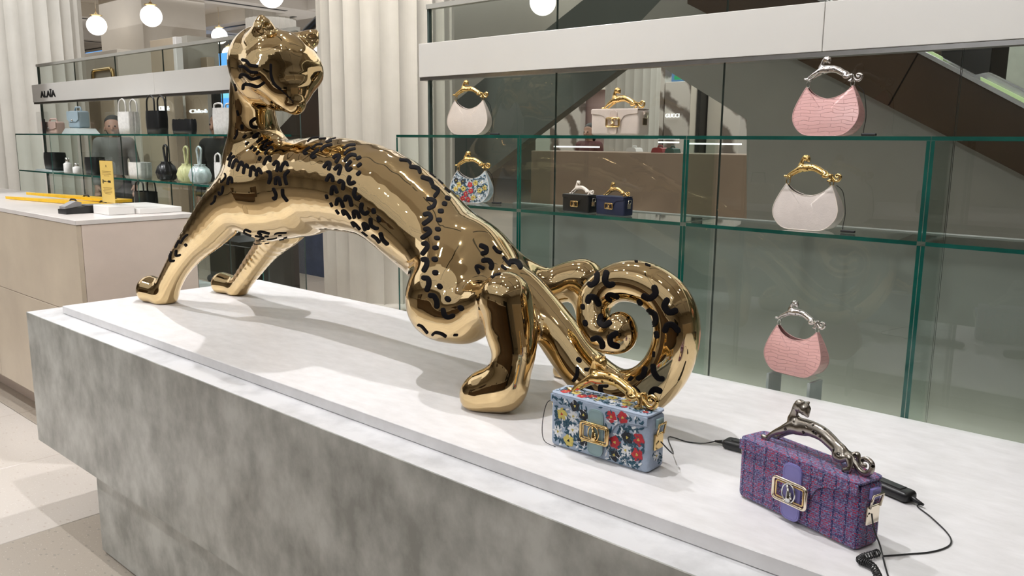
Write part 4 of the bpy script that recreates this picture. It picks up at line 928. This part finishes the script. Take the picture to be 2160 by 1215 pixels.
def riser(lab, loc, rz, hw, zt):
    t = thing('acrylic_riser', lab, 'riser', loc, rz); zt = zt-loc[2]
    m = MB(); m.box(-hw, hw, -.03, .03, zt-.0075, zt, .001); m.build('top', CLEAR, t)
    for s in (-1, 1):
        m = MB(); m.box(s*(hw-.004)-.004, s*(hw-.004)+.004, -.03, .03, 0, zt-.0078, .001); m.build('leg', ASIDE, t)
riser('clear acrylic riser under the lower pink croc bag', (-.818, 2.015, -.0595), math.radians(-8), .062, .036)
riser('clear acrylic riser under the black handbag at the right edge', (-.175, 2.03, -.0595), 0, .09, .022)
pencil_bag('tan pink leather handbag cut by the right edge on the middle glass shelf', (-.215, 2.02, .4065), 0, .24, .07, .135, leather('tan_pink_leather', (.42, .20, .15)), BLK, HGOLD)
pencil_bag('black leather handbag cut by the right edge on a clear riser', (-.165, 2.03, .0225), 0, .27, .07, .105, BLK, BLK, HCHROME, plate=SILV)
# ---- security devices and cords on the counter
def device(lab, c, rz, L_):
    t = thing('security_sensor', lab, 'sensor', c, rz); m = MB(); m.box(-L_/2, L_/2, -.017, .017, .0005, .020, .008, 0, 4); m.build('case', BLACKP, t, None, True)
    m = MB(); m.box(-L_/2+.018, L_/2-.018, -.009, .009, .0195, .0215, .0015); m.build('top_plate', BLACKP, t)
    m = MB(); m.tube([(-L_/2-.022, 0, .006), (-L_/2-.008, 0, .008), (-L_/2+.004, 0, .010)], [.0022, .004, .006], 10); m.build('cord_plug', BLACKP, t); return t
dv1 = device('black security sensor left of the purple tweed handbag', (-.672, 1.505, 0), 0, .15)
dv2 = device('black security sensor right of the purple tweed handbag', (-.432, 1.500, 0), math.radians(160), .12)
def adopt(o, par):
    bpy.context.view_layer.update(); o.parent = par; o.matrix_parent_inverse = par.matrix_world.inverted(); return o
def cord(par, pts, r=.0013):
    m = MB(); m.tube([tuple(p) for p in cr(pts, 6)], r, 6); return adopt(m.build('security_cord', BLACKP), par)
def z0(px, py, h=.0016): p = onz(px, py, h); return (float(p[0]), float(p[1]), h)
cord(dv1, [(-.776, 1.30, .06), (-.765, 1.33, .03), z0(1410, 922, .006), z0(1450, 932), z0(1484, 935, .004), (-.768, 1.505, .006)])
cord(dv2, [(-.356, 1.475, .006), z0(1935, 1068), z0(1965, 1092), z0(2001, 1128), z0(2003, 1150), z0(1965, 1164), z0(1900, 1170), z0(1862, 1173)])
cord(pb, [(-.372, 1.250, .062), (-.362, 1.235, .045), z0(1856, 1150, .02), z0(1866, 1190, .004), z0(1880, 1240), z0(1890, 1290)])
p0, p1, p2, p3 = [np.array(z0(a, b, .007)) for a, b in ((1852, 1166), (1814, 1180), (1842, 1196), (1862, 1240))]
base = cr([p0, p1, p2, p3], 60); m = MB(); pts = []
for i, p in enumerate(base):
    t_ = base[min(i+1, len(base)-1)]-base[max(i-1, 0)]; t_ = t_/np.linalg.norm(t_); n_ = np.cross(t_, (0, 0, 1)); n_ /= np.linalg.norm(n_); a = i*.92
    pts.append(tuple(p+(n_*math.cos(a)+np.array((0, 0, 1))*math.sin(a))*.0052))
m.tube(pts, .0012, 5); adopt(m.build('coiled_cord', BLACKP), dv2)
cord(fb, [(-1.022, 1.29, .09), (-1.034, 1.275, .085), (-1.040, 1.268, .04), (-1.030, 1.262, .008), (-1.0, 1.262, .002)], .0009)
# ================================================================= till counter items
TZ = .2635
t = thing('card_terminal', 'grey and black card terminal lying on the till counter', 'card reader', (-4.13, 1.575, TZ), math.radians(6))
m = MB(); m.prism([(-.10, .0), (.10, 0), (.10, .030), (.02, .034), (-.10, .022)], 'x', -.038, .038); m.build('body', BLACKP, t)
m = MB(); m.prism([(.0, .0345), (.098, .031), (.098, .036), (.0, .040)], 'x', -.034, .034); m.build('top_cover', GREYP, t)
m = MB(); m.prism([(-.098, .024), (-.02, .036), (-.02, .052), (-.045, .058), (-.098, .035)], 'x', -.026, .026); m.build('pinpad_hood', GREYP, t)
m = MB(); m.tube([(0, .10, .012), (0, .13, .006), (.01, .16, .004)], .004, 6); m.build('lead', BLACKP, t)
t = thing('sign_stand', 'white block holding the yellow notice on the till counter', 'stand', (-3.98, 1.66, TZ))
m = MB(); m.box(-.10, .07, -.06, .06, 0, .040, .002); m.build('block', WHITEB, t)
t = thing('notice', 'yellow notice in a clear acrylic holder on the white block', 'sign', (-4.02, 1.655, TZ+.0405))
m = MB(); m.box(-.078, .078, -.004, .004, 0, .212, .001); m.build('holder', CLEAR, t)
m = MB(); m.box(-.070, .070, -.0062, -.0042, .01, .205); c = m.build('card', mat('yellow_card', (.72, .50, .13), .5, 0, var=.06, scale=8), t)
m = MB()
m.lathe([(.006, 0), (.006, .0004)], (0, 0, 0), 14)
for v in m.bm.verts: v.co = Vector((v.co.x, -.0063-v.co.z, .180+v.co.y))
for k, (zz, w_) in enumerate([(.155, .05), (.148, .046), (.141, .05), (.134, .03), (.078, .05), (.071, .042), (.064, .05), (.057, .046), (.050, .03)]): m.box(-w_, w_, -.0067, -.0063, zz, zz+.002)
_pr = m.build('print', mat('brown_ink', (.28, .17, .04), .6, 0, var=.1), c); _pr['kind'] = 'stuff'
m = MB(); m.box(-.045, -.012, -.0067, -.0063, .106, .111); m.box(.01, .04, -.0067, -.0063, .104, .114); m.tube([(-.045+.009*math.cos(a), -.0066, .108+.009*math.sin(a)) for a in np.linspace(0, 6.28, 12, endpoint=False)], .0012, 4, closed=True); m.tube([(-.012, -.0066, .109), (.01, -.0066, .109)], .0012, 4); m.build('drawing', BLACKP, c)
m = MB(); m.box(-.38, .0, 0, .205, 0, .026, .002, 0, 1); o = m.build('white_tray', WHITEB, None, (-3.87, 1.725, TZ)); tag(o, 'flat white tray board at the back of the till counter', 'tray')
YEL = mat('yellow_strip', (.80, .48, .02), .4, 0, var=.12, scale=30)
for k, (dy, dz, lab) in enumerate(((0, 0, 'front'), (.07, .012, 'back'))):
    t = thing('yellow_folder', 'long yellow folded strip with black clips on the till counter, %s one' % lab, 'folder', (-4.72, 1.75+dy, TZ+(.0 if k == 0 else .0185)), math.radians(13-4*k))
    m = MB(); m.prism([(-.62, 0), (.34, -.045), (.34, .05), (-.1, .045)], 'z', .001, .016); m.build('strip', YEL, t)
    for x in (.0, .25):
        m = MB(); m.tube([(x-.03, 0, .012), (x-.015, 0, .024), (x+.015, 0, .024), (x+.03, 0, .012)], .005, 6); m.build('clip', BLACKP, t)
# ================================================================= small bags on the left glass shelves
def bag_tote(lab, px, base, w_, h_, d_, M1, hd_h, pleat=False, rz=0, grp=None, scal=False):
    X = float(ony(px, 300, 2.03)[0]); t = thing('handbag', lab, 'handbag', (X, 2.03, base), rz)
    m = MB(); n = 40; rings = []
    for zi, (z, ws) in enumerate([(0, .92), (h_*.3, .98), (h_*.7, 1.0), (h_, .96)]):
        ring = []
        for k in range(n):
            a = 2*math.pi*k/n; ca, sa = math.cos(a), math.sin(a); q = (abs(ca)**4+abs(sa)**4)**-.25; amp = 1+(.06*math.sin(a*16) if pleat else 0)
            zz = z+(h_*.10*abs(math.sin(a*5)) if (scal and zi == 3) else 0)
            ring.append(m.bm.verts.new((w_/2*ca*q*ws*amp, d_/2*sa*q*ws*amp, zz)))
        rings.append(ring)
    for a, b in zip(rings, rings[1:]):
        for k in range(n): m.bm.faces.new((a[k], a[(k+1) % n], b[(k+1) % n], b[k]))
    m.bm.faces.new(rings[0][::-1]); m.build('body', M1, t, None, True)
    if hd_h:
        for sy in (-1, 1):
            m = MB(); m.tube([tuple(p) for p in cr([(-w_*.28, sy*d_*.42, h_*.92), (-w_*.26, sy*d_*.4, h_+hd_h*.7), (-w_*.08, sy*d_*.38, h_+hd_h), (w_*.08, sy*d_*.38, h_+hd_h), (w_*.26, sy*d_*.4, h_+hd_h*.7), (w_*.28, sy*d_*.42, h_*.92)], 6)], .0042, 6); m.build('strap', M1, t)
    return t
def bag_pouch(lab, px, base, w_, h_, M1, loop):
    X = float(ony(px, 380, 2.03)[0]); t = thing('handbag', lab, 'handbag', (X, 2.03, base)); m = MB(); n = 32; rings = []
    for z, r in ((0, .30), (h_*.08, .42), (h_*.4, .5), (h_*.75, .40), (h_*.95, .22), (h_, .26)):
        rings.append([m.bm.verts.new((w_*r*math.cos(2*math.pi*k/n)*(1+.07*math.cos(9*2*math.pi*k/n)), w_*.8*r*math.sin(2*math.pi*k/n)*(1+.07*math.cos(9*2*math.pi*k/n)), z)) for k in range(n)])
    for a, b in zip(rings, rings[1:]):
        for k in range(n): m.bm.faces.new((a[k], a[(k+1) % n], b[(k+1) % n], b[k]))
    m.bm.faces.new(rings[0][::-1]); m.bm.faces.new(rings[-1]); m.build('body', M1, t, None, True)
    m = MB(); m.tube([tuple(p) for p in cr([(-.006, 0, h_*.9), (-.016, 0, h_+loop*.5), (-.02, 0, h_+loop*.85), (0, 0, h_+loop), (.02, 0, h_+loop*.85), (.016, 0, h_+loop*.5), (.006, 0, h_*.9)], 6)], .0055, 6); m.build('loop_strap', M1, t)
    m = MB(); m.tube([(w_*.2, -w_*.35, h_*.9), (w_*.4, -w_*.42, h_*.4), (w_*.42, -w_*.42, h_*.1)], .0028, 5); m.build('drawstring', M1, t); return t
def bag_satchel(lab, px, base, w_, h_, d_, M1, rz=0, dz=0):
    X = float(ony(px, 270, 2.03)[0]); t = thing('handbag', lab, 'handbag', (X, 2.03, base), rz)
    m = MB(); m.box(-w_/2, w_/2, -d_/2, d_/2, 0, h_, .012, 0, 3); m.build('body', M1, t, None, True)
    m = MB(); m.prism([(-w_/2, h_*.97), (-w_/2, h_*.5), (-w_*.3, h_*.36), (w_*.3, h_*.36), (w_/2, h_*.5), (w_/2, h_*.97)], 'y', -d_/2-.005, -d_/2-.0005); m.build('flap', M1, t)
    m = MB(); m.tube([(-w_*.3, 0, h_*.97), (-w_*.2, 0, h_*1.22), (w_*.2, 0, h_*1.22), (w_*.3, 0, h_*.97)], .005, 6); m.build('top_handle', M1, t)
    m = MB(); m.sphere((0, -d_/2-.007, h_*.45), .007, 10, 8); m.build('clasp', SILV, t); return t
LS = .6355; LM = .4005
WHL = mat('white_leather', (.72, .71, .68), .5, 0, var=.15, scale=60, bump=.6, bscale=120)
bag_satchel('blush leather flap bag at the left end of the upper shelf', 114, LS, .15, .075, .06, leather('blush_leather', (.60, .44, .38), .3), .2)
t = bag_satchel('light blue leather satchel on a clear sloped riser', 168, LS+.034, .12, .10, .07, leather('light_blue_leather', (.34, .44, .50), .35), .15)
X = float(ony(170, 280, 2.03)[0]); m = MB(); m.prism([(-.13, 0), (.13, 0), (.07, .032), (-.07, .032)], 'y', -.06, .06); o = m.build('sloped_riser', mat('frosted_acrylic', (.50, .56, .55), .3, 0, var=.1), None, (X, 2.03, LS)); tag(o, 'frosted sloped riser under the light blue satchel', 'riser')
t = thing('notice_holder', 'clear acrylic plate with a dark strip in front of the blush bag', 'sign', (float(ony(90, 250, 1.985)[0]), 1.985, LS)); m = MB(); m.box(-.10, .10, -.004, .004, 0, .135, .001); m.build('plate', CLEAR, t); m = MB(); m.box(.0, .05, -.0065, -.0045, .0, .09); m.build('dark_strip', BLACKP, t)
bag_tote('white pleated tote bag with tall handles on the upper shelf', 275, LS, .15, .118, .075, WHL, .065, True)
bag_tote('black leather tote bag with tall handles on the upper shelf', 334, LS, .15, .118, .07, BLK, .075)
bag_tote('black scalloped edge clutch on the upper shelf', 391, LS, .20, .068, .05, BLK, 0, False, 0, None, True)
bag_tote('white crocheted tote behind the neck of the panther', 476, LS, .13, .12, .07, WHL, .02, True)
bag_tote('round dark cap shaped bag on a pale tray', 113, LM+.013, .17, .105, .10, BLK, 0)
X = float(ony(113, 365, 2.03)[0]); m = MB(); m.prism([(-.14, 0), (.14, 0), (.09, .012), (-.09, .012)], 'y', -.065, .065); o = m.build('sloped_riser', mat('frosted_acrylic_b', (.50, .56, .55), .3, 0, var=.1), None, (X, 2.03, LM)); tag(o, 'frosted sloped riser under the round dark bag', 'riser')
bag_tote('round dark leather bag on the lower shelf right of the perfume bottles', 197, LM, .16, .10, .08, BLK, .0)
for k, (px, hh) in enumerate(((143, .09), (162, .06))):
    t = thing('perfume_bottle', ('tall' if k == 0 else 'short')+' clear perfume bottle on the lower left shelf', 'bottle', (float(ony(px, 350, 2.0)[0]), 2.0, LM))
    m = MB(); m.lathe([(.022, 0), (.024, .006), (.024, hh*.6), (.010, hh*.72)], (0, 0, 0), 16); m.build('flask', WHL, t); m = MB(); m.lathe([(.010, hh*.72), (.012, hh*.75), (.012, hh), (.008, hh*1.02)], (0, 0, 0), 16); m.build('stopper', SILV, t)
bag_tote('white ribbed box bag behind the yellow notice', 292, LM, .16, .085, .08, WHL, 0, True)
bag_pouch('black leather bucket pouch with a loop strap', 353, LM, .125, .095, BLK, .085)
bag_pouch('yellow green bucket pouch with a loop strap', 396, LM, .115, .09, mat('yellow_green_leather', (.55, .56, .28), .5, 0, var=.15, scale=60, bump=.5, bscale=150), .085)
bag_pouch('silver bucket pouch with a loop strap', 423, LM, .125, .09, mat('silver_leather', (.62, .66, .68), .35, .3, var=.2, scale=60, bump=.6, bscale=150), .085)
bag_tote('white knitted mini bag beside the panther shoulder', 466, LM, .09, .105, .05, WHL, .04, True)
bag_tote('tall black handbag low behind the till counter notice', 300, -.1195, .17, .45, .08, BLK, .055)

# ================================================================= people behind the glass; the first two stand in for reflections in it
def person(lab, loc, rz, top, trousers, hair, skin, coat=0.0):
    t = thing('person', lab, 'person', loc, rz)
    A = np.array
    def mk(ch): 
        out = []
        for kb, J in ch:
            J = [(A(p, float), r) for p, r in J]; lo = np.min([p-r for p, r in J], 0); hi = np.max([p+r for p, r in J], 0); out.append((kb, .03, J, lo, hi))
        return out
    legs = [(.05, [((s*.09, 0, .88), .088), ((s*.095, .01, .50), .062), ((s*.095, -.01, .28), .058), ((s*.095, -.01, .09), .042)]) for s in (-1, 1)]
    arms = [(.05, [((s*.18, 0, 1.40), .05), ((s*.235, .02, 1.12), .042), ((s*.22, -.08, .90), .033)]) for s in (-1, 1)]
    hands = [(.02, [((s*.22, -.09, .88), .030), ((s*.215, -.11, .80), .026)]) for s in (-1, 1)]
    hands += [(.006, [((s*.215+f*.014, -.11, .80), .010), ((s*.215+f*.017, -.13, .75+abs(f)*.006), .009), ((s*.215+f*.016, -.15, .725+abs(f)*.006), .008)]) for s in (-1, 1) for f in (-1.5, -.5, .5, 1.5)]
    hands += [(.01, [((s*.195, -.11, .85), .013), ((s*.18, -.145, .815), .010)]) for s in (-1, 1)]
    torso = [(.06, [((0, 0, .95), .125), ((0, .01, 1.12), .115), ((0, 0, 1.32), .135)]), (.06, [((-.14, 0, 1.39), .065), ((.14, 0, 1.39), .065)])]
    head = [(.03, [((0, .01, 1.42), .055), ((0, .0, 1.52), .052)]), (.04, [((0, .01, 1.62), .098), ((0, -.02, 1.58), .080)]), (.02, [((0, -.045, 1.53), .045), ((0, -.07, 1.515), .028)]), (.012, [((0, -.098, 1.60), .012), ((0, -.118, 1.565), .015)]),
            (.01, [((-.092, .0, 1.58), .018), ((-.094, .0, 1.55), .012)]), (.01, [((.092, .0, 1.58), .018), ((.094, .0, 1.55), .012)])]
    def grow(ch, g): return [(kb, [(p, r+g) for p, r in J]) for kb, J in ch]
    def mesh(name, ch, M1, h, lo, hi, cut=None):
        pr = mk(ch); f = (lambda P: sdf(P, pr, False)) if cut is None else (lambda P: np.maximum(sdf(P, pr, False), cut(P)))
        V, Q = surface_net(f, lo, hi, h, 2); return link(name, mesh_np(name, V, Q, True), M1, t)
    mesh('body', legs+arms+hands+torso+head, skin, .018, (-.4, -.3, 0), (.4, .25, 1.78))
    mesh('jacket', grow(arms+torso, .014), top, .022, (-.4, -.3, .7-coat), (.4, .3, 1.6), lambda P: np.maximum(.86-coat-P[..., 2], P[..., 2]-1.47))
    mesh('trousers', grow(legs, .014), trousers, .022, (-.3, -.3, 0), (.3, .3, 1.1), lambda P: .12-P[..., 2])
    mesh('hair', [(.03, [((0, .035, 1.645), .104), ((0, .05, 1.56), .088), ((0, .05, 1.47), .06)])], hair, .016, (-.2, -.2, 1.35), (.2, .25, 1.8), lambda P: -P[..., 1]-.045-(P[..., 2]-1.62)*.7)
    for s in (-1, 1): mesh('shoe', [(.03, [((s*.095, .03, .045), .047), ((s*.095, -.13, .035), .04)])], BLACKP, .018, (-.3, -.3, -.01), (.3, .3, .15), lambda P: -P[..., 2]+.002)
    for s in (-1, 1):
        m = MB(); m.sphere((s*.034, -.088, 1.605), .010, 10, 8); m.build('eye', BLACKP, t)
    return t
SKIN = mat('skin', (.42, .24, .17), .5, 0, var=.08, scale=20); HAIR = mat('dark_hair', (.02, .014, .010), .5, 0, var=.3, scale=60)
p = ony(240, 290, 4.55); person('figure with dark hair in a grey jacket standing in for a reflection in the left glass', (float(p[0]), 4.55, FL), math.radians(60), mat('grey_jacket', (.22, .21, .20), .8, 0, var=.2), mat('dark_trousers', (.03, .03, .035), .8, 0, var=.2), HAIR, SKIN, .12)
p = ony(463, 290, 4.4); person('figure in black clothes standing in for a reflection behind the white crocheted tote', (float(p[0]), 4.4, FL), math.radians(20), mat('black_jacket', (.018, .018, .02), .8, 0, var=.2), BLACKP, HAIR, SKIN, 0)
p = ony(1243, 290, 10.4); person('person in a dark red top in the far shop left of the white column', (float(p[0]), 10.4, FL), 0, mat('dark_red_top', (.10, .03, .03), .8, 0, var=.2), BLACKP, HAIR, SKIN, 0)
